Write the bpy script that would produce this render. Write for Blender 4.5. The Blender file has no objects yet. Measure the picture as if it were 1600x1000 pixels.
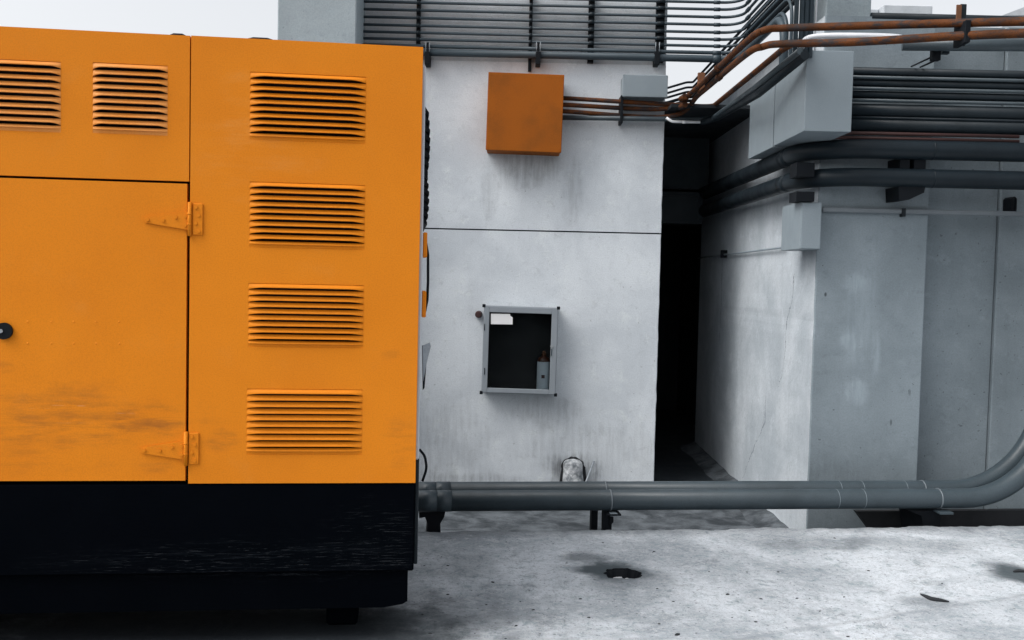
import bpy, bmesh, math, random
from mathutils import Vector, Matrix, noise as mnoise
random.seed(7)
SC = bpy.context.scene
COL = SC.collection

# ------------------------------------------------------------------ camera, sky, sun, exposure
F = 1500.0                                   # focal length in pixels of the 1600 px wide photograph
PITCH = math.atan(70.0 / F); ROLL = 0.0225
CAMM = Matrix.Translation((0, 0, 1.6)) @ Matrix.Rotation(math.pi / 2 - PITCH, 4, 'X') @ Matrix.Rotation(ROLL, 4, 'Z')
cam_d = bpy.data.cameras.new('camera'); cam = bpy.data.objects.new('camera', cam_d); COL.objects.link(cam)
cam.matrix_world = CAMM
cam_d.sensor_width = 36.0; cam_d.lens = 36.0 * F / 1600.0
cam_d.clip_start = 0.05; cam_d.clip_end = 2000
SC.camera = cam

SUN_EL = math.radians(52); SUN_AZ = math.radians(-114)      # azimuth clockwise from +Y: the veiled sun stands to the left
world = bpy.data.worlds.new('World'); SC.world = world; world.use_nodes = True
wn = world.node_tree.nodes; wl = world.node_tree.links
bg = wn['Background']
sky = wn.new('ShaderNodeTexSky'); sky.sky_type = 'NISHITA'; sky.sun_disc = False
sky.sun_elevation = SUN_EL; sky.sun_rotation = SUN_AZ
sky.air_density = 1.0; sky.dust_density = 4.0; sky.ozone_density = 1.0
hs = wn.new('ShaderNodeHueSaturation'); hs.inputs['Saturation'].default_value = 0.16; hs.inputs['Value'].default_value = 1.20
wl.new(sky.outputs[0], hs.inputs['Color']); wl.new(hs.outputs[0], bg.inputs[0])
bg.inputs[1].default_value = 0.15
sd = bpy.data.lights.new('sun', 'SUN'); sd.energy = 1.15; sd.angle = math.radians(40); sd.color = (1.0, 0.975, 0.94)
sun = bpy.data.objects.new('sun', sd); COL.objects.link(sun)
sdir = Vector((math.sin(SUN_AZ) * math.cos(SUN_EL), math.cos(SUN_AZ) * math.cos(SUN_EL), math.sin(SUN_EL)))
sun.rotation_euler = sdir.to_track_quat('Z', 'Y').to_euler()
SC.view_settings.view_transform = 'Standard'; SC.view_settings.look = 'None'
SC.view_settings.exposure = 0.42; SC.view_settings.gamma = 1.0

# ------------------------------------------------------------------ measuring: photograph pixel -> point on a real plane
CP = CAMM.to_translation(); CR = CAMM.to_3x3()
def ray(px, py): return CR @ Vector(((px - 800) / F, (500 - py) / F, -1.0))
def onY(px, py, Y):
    d = ray(px, py); return CP + d * ((Y - CP.y) / d.y)
def onZ(px, py, Z):
    d = ray(px, py); return CP + d * ((Z - CP.z) / d.z)
def onX(px, py, X):
    d = ray(px, py); return CP + d * ((X - CP.x) / d.x)
# yard frame: the generator, the slab and the floor pipes stand a little turned to the buildings
TH = math.radians(6.7)
GO = onZ(642, 1003, 0.0)
GM = Matrix.Translation(GO) @ Matrix.Rotation(TH, 4, 'Z'); GI = GM.inverted()
def onG(px, py, v=0.0):                       # -> local (u, v, z) on the plane v of the yard frame
    p = GI @ CP; d = GI.to_3x3() @ ray(px, py); return p + d * ((v - p.y) / d.y)
def G(u, v, z): return GM @ Vector((u, v, z))

# ------------------------------------------------------------------ mesh building
MATS = {}
XF = {}                                       # world matrix of every parent
class MB:
    def __init__(self): self.bm = bmesh.new()
    def box(self, a, b, bev=0.0, M=None, seg=1):
        a = Vector(a); b = Vector(b)
        x0, x1 = sorted((a.x, b.x)); y0, y1 = sorted((a.y, b.y)); z0, z1 = sorted((a.z, b.z))
        t = bmesh.new()
        v = [t.verts.new(c) for c in ((x0,y0,z0),(x1,y0,z0),(x1,y1,z0),(x0,y1,z0),(x0,y0,z1),(x1,y0,z1),(x1,y1,z1),(x0,y1,z1))]
        for f in ((3,2,1,0),(4,5,6,7),(0,1,5,4),(1,2,6,5),(2,3,7,6),(3,0,4,7)): t.faces.new([v[i] for i in f])
        if bev > 0:
            bmesh.ops.bevel(t, geom=t.edges[:], offset=bev, segments=seg, profile=0.5, affect='EDGES')
        if M is not None: bmesh.ops.transform(t, matrix=M, verts=t.verts[:])
        self._join(t); return self
    def _join(self, t):
        me = bpy.data.meshes.new('t'); t.to_mesh(me); t.free(); self.bm.from_mesh(me); bpy.data.meshes.remove(me)
    def prism(self, pts, off, M=None):        # polygon pts (3-D) swept by the vector off
        off = Vector(off); t = bmesh.new()
        a = [t.verts.new(p) for p in pts]; b = [t.verts.new(Vector(p) + off) for p in pts]
        t.faces.new(a); t.faces.new(b[::-1]); n = len(a)
        for i in range(n): t.faces.new((a[i], b[i], b[(i+1) % n], a[(i+1) % n]))
        bmesh.ops.recalc_face_normals(t, faces=t.faces[:])
        if M is not None: bmesh.ops.transform(t, matrix=M, verts=t.verts[:])
        self._join(t); return self
    def tube(self, path, r, seg=14, fil=0.0, cap=True, fseg=7):
        pts = fillet([Vector(p) for p in path], fil, fseg) if fil > 0 else [Vector(p) for p in path]
        t = bmesh.new(); rings = []
        T = [(pts[min(i+1, len(pts)-1)] - pts[max(i-1, 0)]).normalized() for i in range(len(pts))]
        up = Vector((0, 0, 1)) if abs(T[0].z) < 0.9 else Vector((1, 0, 0))
        nrm = (up - T[0] * up.dot(T[0])).normalized()
        for i, p in enumerate(pts):
            nrm = (nrm - T[i] * nrm.dot(T[i])).normalized(); bn = T[i].cross(nrm)
            rr = r(i / max(1, len(pts)-1)) if callable(r) else r
            rings.append([t.verts.new(p + (nrm * math.cos(2*math.pi*k/seg) + bn * math.sin(2*math.pi*k/seg)) * rr) for k in range(seg)])
        for i in range(len(rings)-1):
            for k in range(seg):
                f = t.faces.new((rings[i][k], rings[i][(k+1) % seg], rings[i+1][(k+1) % seg], rings[i+1][k])); f.smooth = True
        if cap:
            t.faces.new(rings[0][::-1]); t.faces.new(rings[-1])
        bmesh.ops.recalc_face_normals(t, faces=t.faces[:])
        self._join(t); return self
    def disc(self, c, axis, r, h, seg=16):    # short cylinder from c along axis
        c = Vector(c); axis = Vector(axis).normalized(); return self.tube([c, c + axis * h], r, seg)
    def lump(self, c, sx, sy, sz, amp=0.25, sub=2, seed=0.0):
        t = bmesh.new(); bmesh.ops.create_icosphere(t, subdivisions=sub, radius=1.0)
        for v in t.verts:
            n = mnoise.noise(v.co * 1.7 + Vector((seed, seed*2.3, -seed)))
            v.co *= 1 + amp * n
            v.co = Vector((v.co.x*sx, v.co.y*sy, v.co.z*sz)) + Vector(c)
        for f in t.faces: f.smooth = sub > 1
        self._join(t); return self
    def quad(self, *p):
        self.bm.faces.new([self.bm.verts.new(q) for q in p]); return self
    def build(self, name, mat, parent=None, origin=None):
        bm = self.bm
        if parent is not None: inv = XF[parent.name].inverted(); loc = None
        else:
            if origin is None:
                xs = [v.co.x for v in bm.verts]; ys = [v.co.y for v in bm.verts]; zs = [v.co.z for v in bm.verts]
                origin = Vector(((min(xs)+max(xs))/2, (min(ys)+max(ys))/2, min(zs)))
            inv = Matrix.Translation(-Vector(origin))
        bmesh.ops.transform(bm, matrix=inv, verts=bm.verts[:])
        me = bpy.data.meshes.new(name); bm.to_mesh(me); bm.free()
        o = bpy.data.objects.new(name, me); COL.objects.link(o); me.materials.append(MATS[mat])
        if parent is not None:
            o.parent = parent; XF[o.name] = XF[parent.name]
        else:
            o.location = origin; XF[o.name] = Matrix.Translation(origin)
        return o

def fillet(pts, r, n=7):
    out = [pts[0]]
    for i in range(1, len(pts)-1):
        a, b, c = pts[i-1], pts[i], pts[i+1]
        d1 = (a-b); d2 = (c-b); l1 = d1.length; l2 = d2.length; d1.normalize(); d2.normalize()
        ang = d1.angle(d2)
        if ang > math.pi - 0.02: out.append(b); continue
        t = min(r / math.tan(ang/2), l1*0.48, l2*0.48); rr = t * math.tan(ang/2)
        p1 = b + d1*t; p2 = b + d2*t; bis = (d1+d2).normalized(); cen = b + bis * (rr / math.sin(ang/2))
        va = p1 - cen; vb = p2 - cen; tot = va.angle(vb)
        for k in range(n+1):
            s = k/n; out.append(cen + (va*math.sin((1-s)*tot) + vb*math.sin(s*tot)) / math.sin(tot))
    out.append(pts[-1]); return out

def thing(name, loc, label, cat, group=None, rotz=0.0):
    o = bpy.data.objects.new(name, None); COL.objects.link(o); o.empty_display_size = 0.2
    o.location = loc; o.rotation_euler = (0, 0, rotz)
    XF[o.name] = Matrix.Translation(Vector(loc)) @ Matrix.Rotation(rotz, 4, 'Z')
    return tag(o, label, cat, group)
def tag(o, label, cat, group=None):
    o['label'] = label; o['category'] = cat
    if group: o['group'] = group
    return o
def struct(o): o['kind'] = 'structure'; return o

# ------------------------------------------------------------------ materials
class NT:
    def __init__(self, name):
        m = bpy.data.materials.new(name); m.use_nodes = True; self.m = m; MATS[name] = m
        self.n = m.node_tree.nodes; self.l = m.node_tree.links; self.b = self.n['Principled BSDF']
        self.co = self.n.new('ShaderNodeTexCoord').outputs['Object']
        self.oi = self.n.new('ShaderNodeObjectInfo')
    def link(self, a, b): self.l.new(a, b)
    def val(self, sock, v):
        if isinstance(v, (int, float)): sock.default_value = v
        elif isinstance(v, tuple): sock.default_value = v if len(v) == 4 or sock.type == 'VECTOR' else (*v, 1)
        else: self.l.new(v, sock)
    def math(self, op, a, b=0.0, c=None, clamp=False):
        k = self.n.new('ShaderNodeMath'); k.operation = op; k.use_clamp = clamp
        self.val(k.inputs[0], a); self.val(k.inputs[1], b)
        if c is not None: self.val(k.inputs[2], c)
        return k.outputs[0]
    def mapv(self, scale=(1,1,1), loc=(0,0,0), vec=None):
        k = self.n.new('ShaderNodeMapping'); self.l.new(vec or self.co, k.inputs[0])
        k.inputs['Scale'].default_value = scale; k.inputs['Location'].default_value = loc; return k.outputs[0]
    def noise(self, scale, detail=4, rough=0.55, vec=None, dist=0.0):
        k = self.n.new('ShaderNodeTexNoise'); self.l.new(vec or self.co, k.inputs['Vector'])
        k.inputs['Scale'].default_value = scale; k.inputs['Detail'].default_value = detail
        k.inputs['Roughness'].default_value = rough; k.inputs['Distortion'].default_value = dist; return k.outputs['Fac']
    def rng(self, v, a, b, c=0.0, d=1.0, smooth=True):
        k = self.n.new('ShaderNodeMapRange'); k.interpolation_type = 'SMOOTHSTEP' if smooth else 'LINEAR'; k.clamp = True
        self.val(k.inputs[0], v)
        for i, q in enumerate((a, b, c, d)): self.val(k.inputs[i+1], q)
        return k.outputs[0]
    def mix(self, f, a, b, mode='MIX'):
        k = self.n.new('ShaderNodeMix'); k.data_type = 'RGBA'; k.blend_type = mode
        self.val(k.inputs[0], f); self.val(k.inputs[6], a); self.val(k.inputs[7], b); return k.outputs[2]
    def xyz(self):
        k = self.n.new('ShaderNodeSeparateXYZ'); self.l.new(self.co, k.inputs[0]); return k.outputs
    def ell(self, axes, cx, cz, rx, rz, wob=0.6, wscale=6.0):   # soft patch with a ragged edge
        s = self.xyz(); a = s[axes[0]]; b = s[axes[1]]
        u = self.math('DIVIDE', self.math('SUBTRACT', a, cx), rx); v = self.math('DIVIDE', self.math('SUBTRACT', b, cz), rz)
        d = self.math('SQRT', self.math('ADD', self.math('MULTIPLY', u, u), self.math('MULTIPLY', v, v)))
        d = self.math('ADD', d, self.math('MULTIPLY', self.math('SUBTRACT', self.noise(wscale, 5, 0.65), 0.5), wob*2))
        return self.rng(d, 1.1, 0.35)
    def out(self, color, rough=0.6, bump=None, bstr=0.2, bdist=0.01, metal=0.0, spec=0.5):
        self.val(self.b.inputs['Base Color'], color); self.val(self.b.inputs['Roughness'], rough)
        self.val(self.b.inputs['Metallic'], metal); self.b.inputs['Specular IOR Level'].default_value = spec
        if bump is not None:
            k = self.n.new('ShaderNodeBump'); k.inputs['Strength'].default_value = bstr; k.inputs['Distance'].default_value = bdist
            self.l.new(bump, k.inputs['Height']); self.l.new(k.outputs[0], self.b.inputs['Normal'])
        return self.m

def concrete(name, light, dark, mott=1.3, streak=0.3, pits=0.35, stains_and_shade=(), axes=(0, 2), lines=(), grain=0.22, bstr=0.3):
    t = NT(name)
    big = t.noise(mott, 7, 0.62, dist=0.4)
    c = t.mix(t.rng(big, 0.34, 0.68), dark, light)
    st = t.noise(2.2, 5, 0.6, vec=t.mapv((3.2, 3.2, 0.22)))
    dk = tuple(x*0.62 for x in dark)
    c = t.mix(t.math('MULTIPLY', t.rng(st, 0.56, 0.74), streak), c, dk)
    blot = t.noise(5.5, 6, 0.7)
    c = t.mix(t.math('MULTIPLY', t.rng(blot, 0.53, 0.70), 0.5), c, tuple(min(0.9, x*1.13) for x in light))
    bl2 = t.noise(11, 8, 0.75, dist=0.5)
    c = t.mix(t.rng(bl2, 0.52, 0.72, 0, 0.42), c, tuple(x*0.68 for x in dark))
    fine = t.noise(95, 3, 0.7)
    c = t.mix(t.math('MULTIPLY', t.rng(fine, 0.35, 0.7), grain), c, tuple(x*0.45 for x in dark))
    pit = t.noise(34, 2, 0.5)
    c = t.mix(t.math('MULTIPLY', t.rng(pit, 0.70, 0.76), pits), c, tuple(x*0.3 for x in dark))
    for (cx, cz, rx, rz, amt, wob) in stains_and_shade:
        m = t.ell(axes, cx, cz, rx, rz, wob)
        sv = t.rng(t.noise(7, 5, 0.65, vec=t.mapv((4, 4, 0.45))), 0.36, 0.66, 0.35, 1.0) if axes == (0, 2) else t.rng(t.noise(14, 6, 0.7), 0.3, 0.65, 0.4, 1.0)
        c = t.mix(t.math('MULTIPLY', t.math('MULTIPLY', m, sv), abs(amt)), c, tuple(x*0.16 for x in dark) if amt > 0 else tuple(min(0.85, x*1.45) for x in light))
    h = t.math('ADD', t.math('MULTIPLY', big, 0.7), t.math('ADD', t.math('MULTIPLY', pit, -0.25), t.math('MULTIPLY', fine, 0.18)))
    t.out(c, t.rng(blot, 0.3, 0.7, 0.72, 0.95), h, bstr, 0.02, spec=0.25)
    return t

def cracks(name, axes, polys, col, w=0.004):
    m = MATS[name]; t = NT.__new__(NT); t.m = m; t.n = m.node_tree.nodes; t.l = m.node_tree.links; t.b = t.n['Principled BSDF']
    t.co = t.n.new('ShaderNodeTexCoord').outputs['Object']
    s = t.xyz(); nz = t.noise(9, 6, 0.75); nz2 = t.noise(7.3, 6, 0.75, vec=t.mapv((1, 1, 1), (3, 5, 7)))
    px = t.math('ADD', s[axes[0]], t.math('MULTIPLY', t.math('SUBTRACT', nz, 0.5), 0.11)); py = t.math('ADD', s[axes[1]], t.math('MULTIPLY', t.math('SUBTRACT', nz2, 0.5), 0.11))
    best = None
    for P in polys:
        for (ax, ay), (bx, by) in zip(P, P[1:]):
            dx, dy = bx-ax, by-ay; L2 = dx*dx+dy*dy
            qx = t.math('SUBTRACT', px, ax); qy = t.math('SUBTRACT', py, ay)
            h = t.math('ADD', t.math('MULTIPLY', qx, dx/L2), t.math('MULTIPLY', qy, dy/L2), clamp=True)
            ex = t.math('SUBTRACT', qx, t.math('MULTIPLY', h, dx)); ey = t.math('SUBTRACT', qy, t.math('MULTIPLY', h, dy))
            d = t.math('SQRT', t.math('ADD', t.math('MULTIPLY', ex, ex), t.math('MULTIPLY', ey, ey)))
            best = d if best is None else t.math('MINIMUM', best, d)
    old = t.b.inputs['Base Color'].links[0].from_socket
    wid = t.rng(t.noise(5, 3, 0.6), 0.35, 0.65, w*0.4, w*1.5)
    mk = t.math('SUBTRACT', 1.0, t.rng(t.math('DIVIDE', best, wid), 0.4, 1.2))
    t.link(t.mix(t.math('MULTIPLY', mk, 0.75), old, col), t.b.inputs['Base Color'])

def paint(name, col, dark, rough=0.4, grain=0.12, wear=0.25, bstr=0.12, spec=0.4, rust=None):
    t = NT(name)
    a = t.noise(3.0, 6, 0.6)
    c = t.mix(t.math('MULTIPLY', t.rng(a, 0.4, 0.7), wear), col, dark)
    fine = t.noise(150, 2, 0.6)
    c = t.mix(t.math('MULTIPLY', t.rng(fine, 0.4, 0.7), grain), c, tuple(x*0.5 for x in dark))
    if rust:
        rr = t.noise(9, 8, 0.78, vec=t.mapv((0.6, 1.3, 2.2)))
        c = t.mix(t.rng(rr, rust[1], rust[1]+0.13), c, rust[0])
    t.out(c, t.rng(a, 0.3, 0.7, rough-0.08, rough+0.12), t.math('ADD', a, t.math('MULTIPLY', fine, 0.1)), bstr, 0.01, spec=spec)
    return t

WALL_Y = 0  # set below
# --- key positions of the place
LOW = -0.32
YP = onZ(1262, 862, LOW).y                    # front of the right building
XR = onY(1268, 600, YP).x                     # its return face, along the alley
YW = onZ(855, 757, LOW).y                     # front of the left building
YC = YW - 0.06                                # plane of the thin conduits
print('YP %.2f XR %.2f YW %.2f GO %s' % (YP, XR, YW, tuple(round(c, 2) for c in GO)))

WX0 = onY(433, 30, YW).x; WX1 = onY(1031, 440, YW).x
seam_z = onY(850, 361, YW).z
band_z = onY(850, 98, YW).z
RTOP = onY(1420, 27, YP).z
ex = onY(868, 575, YW); rb = onY(815, 250, YW)
def loc(px, py): return onY(px, py, YW).x, onY(px, py, YW).z - LOW
def locp(px, py): return onY(px, py, YP).x - XR - 1.5, onY(px, py, YP).z - LOW
_rs = [(*loc(826, 258), 0.36, 0.26, 0.45, 0.5), (*loc(765, 305), 0.10, 0.30, 0.25, 0.7), (*loc(896, 300), 0.12, 0.35, 0.25, 0.7),
       (*loc(850, 640), 0.40, 0.17, 0.28, 0.6), (*loc(720, 752), 0.9, 0.10, 0.35, 0.8), (*loc(895, 735), 0.30, 0.20, 0.8, 0.4),  # last patch paints the gap shade round the concrete lump
       (*loc(930, 700), 0.9, 0.35, 0.22, 0.8), (*loc(700, 690), 0.5, 0.5, 0.22, 0.8)]
concrete('wall_plaster', (0.755, 0.795, 0.83), (0.60, 0.64, 0.68), stains_and_shade=_rs, streak=0.10, pits=0.5)
concrete('shaded_wall_tone', (0.58, 0.62, 0.65), (0.46, 0.50, 0.53), streak=0.2)  # darker wall tone paints in the shade behind the conduits
concrete('grey_concrete', (0.255, 0.30, 0.33), (0.19, 0.228, 0.252), streak=0.12, pits=0.6,
         stains_and_shade=[(*locp(x, y), a, b, -k, 0.9) for x, y, a, b, k in ((1335, 440, .10, .10, .5), (1328, 535, .10, .08, .5), (1340, 615, .09, .13, .5), (1368, 560, .04, .22, .35), (1345, 500, .16, .5, .25))] + [(*locp(1290, 460), 0.012, 0.02, 0.9, 0.2), (*locp(1421, 613), 0.012, 0.03, 0.9, 0.2), (*locp(1392, 660), 0.01, 0.03, 0.9, 0.2), (*locp(1300, 750), 0.4, 0.2, 0.2, 0.8)])
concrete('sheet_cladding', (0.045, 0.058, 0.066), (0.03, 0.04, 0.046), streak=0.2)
concrete('column_concrete', (0.34, 0.40, 0.43), (0.29, 0.345, 0.375), streak=0.1)
concrete('return_plaster', (0.525, 0.565, 0.60), (0.365, 0.405, 0.44), streak=0.15, pits=0.4)
_o = Vector((XR+1.5, YP, LOW))
def ryz(px, py):
    p = onX(px, py, XR); return (p.y-_o.y, p.z-_o.z)
cracks('return_plaster', (1, 2), [[ryz(*q) for q in ((1241, 430), (1238, 470), (1229, 500), (1227, 550), (1222, 588), (1216, 605))], [ryz(*q) for q in ((1196, 615), (1195, 660), (1182, 690), (1170, 720), (1160, 748))],
                                [ryz(*q) for q in ((1128, 405), (1127, 480), (1124, 530))]], (0.10, 0.11, 0.125), 0.006)
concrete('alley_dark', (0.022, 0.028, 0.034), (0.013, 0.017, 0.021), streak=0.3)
concrete('low_concrete', (0.125, 0.14, 0.155), (0.028, 0.034, 0.040), mott=4.5, streak=0.0, pits=0.6, axes=(0, 1), bstr=0.6)
concrete('rough_mortar', (0.62, 0.64, 0.66), (0.12, 0.135, 0.15), mott=13, streak=0.0, pits=0.8, bstr=0.9)
concrete('far_concrete', (0.55, 0.58, 0.61), (0.45, 0.48, 0.51), streak=0.2)
paint('grey_steel', (0.22, 0.262, 0.29), (0.17, 0.205, 0.23), 0.5, 0.15, 0.35)
paint('conduit_flat', (0.17, 0.195, 0.215), (0.12, 0.14, 0.155), 0.5, 0.15, 0.4)
paint('grey_pipe', (0.050, 0.068, 0.080), (0.028, 0.040, 0.048), 0.38, 0.25, 0.7, spec=0.35)
paint('dark_pipe', (0.011, 0.018, 0.024), (0.006, 0.010, 0.014), 0.45, 0.25, 0.6, spec=0.2)
paint('conduit_grey', (0.045, 0.064, 0.078), (0.026, 0.038, 0.048), 0.42, 0.15, 0.4, spec=0.25)
paint('black_pipe', (0.013, 0.020, 0.026), (0.006, 0.010, 0.013), 0.45, 0.2, 0.5, spec=0.2)
paint('black_steel', (0.008, 0.010, 0.013), (0.004, 0.006, 0.008), 0.6, 0.1, 0.4, spec=0.1)
paint('rusty_pipe', (0.120, 0.040, 0.012), (0.045, 0.021, 0.012), 0.65, 0.45, 1.0, 0.5, 0.10, rust=((0.030, 0.026, 0.027), 0.47))
paint('rust_box', (0.33, 0.092, 0.010), (0.22, 0.070, 0.013), 0.6, 0.35, 0.75, 0.2, 0.08)
paint('faded_orange', (0.72, 0.29, 0.075), (0.69, 0.235, 0.030), 0.5, 0.15, 0.8, spec=0.12)
paint('dull_white', (0.52, 0.54, 0.57), (0.38, 0.40, 0.43), 0.45, 0.1, 0.5)
paint('rust_steel', (0.17, 0.062, 0.022), (0.10, 0.05, 0.03), 0.6, 0.3, 0.8, 0.3)
paint('white_plastic', (0.80, 0.81, 0.83), (0.65, 0.67, 0.70), 0.35, 0.05, 0.3)
paint('aluminium', (0.27, 0.30, 0.33), (0.20, 0.225, 0.25), 0.38, 0.15, 0.4)
paint('rubber', (0.006, 0.008, 0.011), (0.004, 0.005, 0.007), 0.6, 0.0, 0.3, spec=0.12)
paint('cabinet_dark', (0.006, 0.007, 0.008), (0.003, 0.004, 0.004), 0.7, 0.0, 0.3)
paint('red_paint', (0.05, 0.016, 0.008), (0.03, 0.010, 0.006), 0.35, 0.05, 0.3)
paint('label_white', (0.50, 0.54, 0.58), (0.36, 0.40, 0.44), 0.5, 0.05, 0.8)
paint('paper', (0.80, 0.80, 0.80), (0.74, 0.74, 0.75), 0.7, 0.0, 0.4)
paint('old_tape', (0.40, 0.43, 0.46), (0.22, 0.25, 0.28), 0.7, 0.2, 0.8)
paint('brown_stub', (0.055, 0.022, 0.02), (0.03, 0.016, 0.016), 0.6, 0.2, 0.6)
paint('dark_debris', (0.022, 0.024, 0.028), (0.012, 0.014, 0.016), 0.8, 0.2, 0.6)
paint('pale_stone', (0.55, 0.56, 0.58), (0.4, 0.41, 0.43), 0.8, 0.2, 0.6)
paint('steel_bolt', (0.30, 0.32, 0.34), (0.2, 0.22, 0.24), 0.3, 0.1, 0.5)

concrete('bounce_cutter_dark', (0.055, 0.056, 0.058), (0.04, 0.041, 0.043), streak=0.0, axes=(0, 1))  # dark tone of the added bounce-cutting sheet
# glass: clear with the mirror of a flat pane
t = NT('clear_glass'); n = t.n
tr = n.new('ShaderNodeBsdfTransparent'); tr.inputs[0].default_value = (0.80, 0.83, 0.84, 1)
gl = n.new('ShaderNodeBsdfGlossy'); gl.inputs['Roughness'].default_value = 0.06
fr = n.new('ShaderNodeFresnel'); fr.inputs[0].default_value = 1.10
ms = n.new('ShaderNodeMixShader'); t.link(fr.outputs[0], ms.inputs[0]); t.link(tr.outputs[0], ms.inputs[1]); t.link(gl.outputs[0], ms.inputs[2])
t.link(ms.outputs[0], n['Material Output'].inputs['Surface'])

# orange coach paint, with rubbed and scratched bands low on the door (texture space = yard frame at the corner)
def orange():
    t = NT('orange_paint')
    base = (0.72, 0.225, 0.012)
    a = t.noise(1.6, 6, 0.6)
    c = t.mix(t.rng(a, 0.35, 0.7, 0, 0.55), base, (0.63, 0.185, 0.010))
    blot = t.noise(6, 6, 0.65)
    c = t.mix(t.rng(blot, 0.55, 0.75, 0, 0.22), c, (0.70, 0.27, 0.045))
    fine = t.noise(170, 2, 0.6)
    c = t.mix(t.math('MULTIPLY', t.rng(fine, 0.40, 0.66), 0.15), c, (0.30, 0.085, 0.012))
    f2 = t.noise(60, 4, 0.7)
    c = t.mix(t.rng(f2, 0.55, 0.72, 0, 0.10), c, (0.36, 0.11, 0.014))
    z = lambda y: onG(150, y).z
    ux = lambda x: onG(x, 640).x
    wide = t.noise(2.0, 7, 0.72, vec=t.mapv((1.2, 1, 7)))
    def smear(cx, cy, rx, ry, amt, col=(0.24, 0.085, 0.022), lo=0.42):
        nonlocal c
        m = t.ell((0, 2), ux(cx), z(cy), rx, ry, 0.9, 9.0)
        c = t.mix(t.math('MULTIPLY', t.math('MULTIPLY', m, t.rng(wide, lo, lo+0.28)), amt*0.78), c, col)
    smear(110, 648, 0.52, 0.15, 0.62); smear(60, 690, 0.5, 0.16, 0.40); smear(245, 660, 0.22, 0.09, 0.55)
    smear(350, 688, 0.095, 0.05, 0.75, lo=0.36); smear(610, 548, 0.05, 0.03, 0.4, lo=0.34); smear(635, 690, 0.10, 0.14, 0.5)
    smear(5, 575, 0.05, 0.03, 0.6, lo=0.34); smear(238, 728, 0.10, 0.035, 0.45); smear(330, 655, 0.14, 0.03, 0.35)
    smear(390, 240, 0.30, 0.20, 0.25, (0.70, 0.33, 0.10)); smear(370, 160, 0.1, 0.2, 0.25, (0.72, 0.34, 0.10))
    # thin pale scratches
    sc = t.noise(9, 3, 0.8, vec=t.mapv((0.35, 1, 16)))
    for (cx, cy, rx, ry) in ((120, 640, 0.5, 0.07), (180, 655, 0.3, 0.05), (636, 680, 0.06, 0.10)):
        m = t.ell((0, 2), ux(cx), z(cy), rx, ry, 0.4, 4.0)
        c = t.mix(t.math('MULTIPLY', m, t.rng(sc, 0.655, 0.70, 0, 0.7)), c, (0.62, 0.42, 0.26))
    h = t.math('ADD', t.math('MULTIPLY', t.noise(1.1, 2, 0.4), 1.0), t.math('MULTIPLY', fine, 0.012))
    t.out(c, t.rng(blot, 0.3, 0.7, 0.42, 0.58), h, 0.22, 0.03, spec=0.10)
orange()
def skid():
    t = NT('black_skid')
    a = t.noise(4, 6, 0.6); base = t.mix(a, (0.0010, 0.0016, 0.0028), (0.0022, 0.0030, 0.0045))
    sc = t.noise(6, 8, 0.85, vec=t.mapv((0.30, 1, 9)))
    sc2 = t.noise(14, 5, 0.8, vec=t.mapv((0.5, 1, 20), (3, 0, 1)))
    z = lambda y: onG(350, y).z
    m = t.ell((0, 2), onG(400, 880).x, z(877), 0.95, 0.10, 0.5, 3.0)
    m2 = t.ell((0, 2), onG(590, 850).x, z(850), 0.28, 0.20, 0.6, 4.0)
    c = t.mix(t.math('MULTIPLY', m, t.rng(sc, 0.50, 0.70, 0, 0.6)), base, (0.022, 0.026, 0.033))
    c = t.mix(t.math('MULTIPLY', m, t.rng(sc2, 0.59, 0.66, 0, 0.7)), c, (0.10, 0.11, 0.125))
    c = t.mix(t.math('MULTIPLY', m2, t.rng(sc2, 0.57, 0.66, 0, 0.6)), c, (0.06, 0.066, 0.075))
    t.out(c, 0.8, sc, 0.15, 0.01, spec=0.005)
skid()
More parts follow.
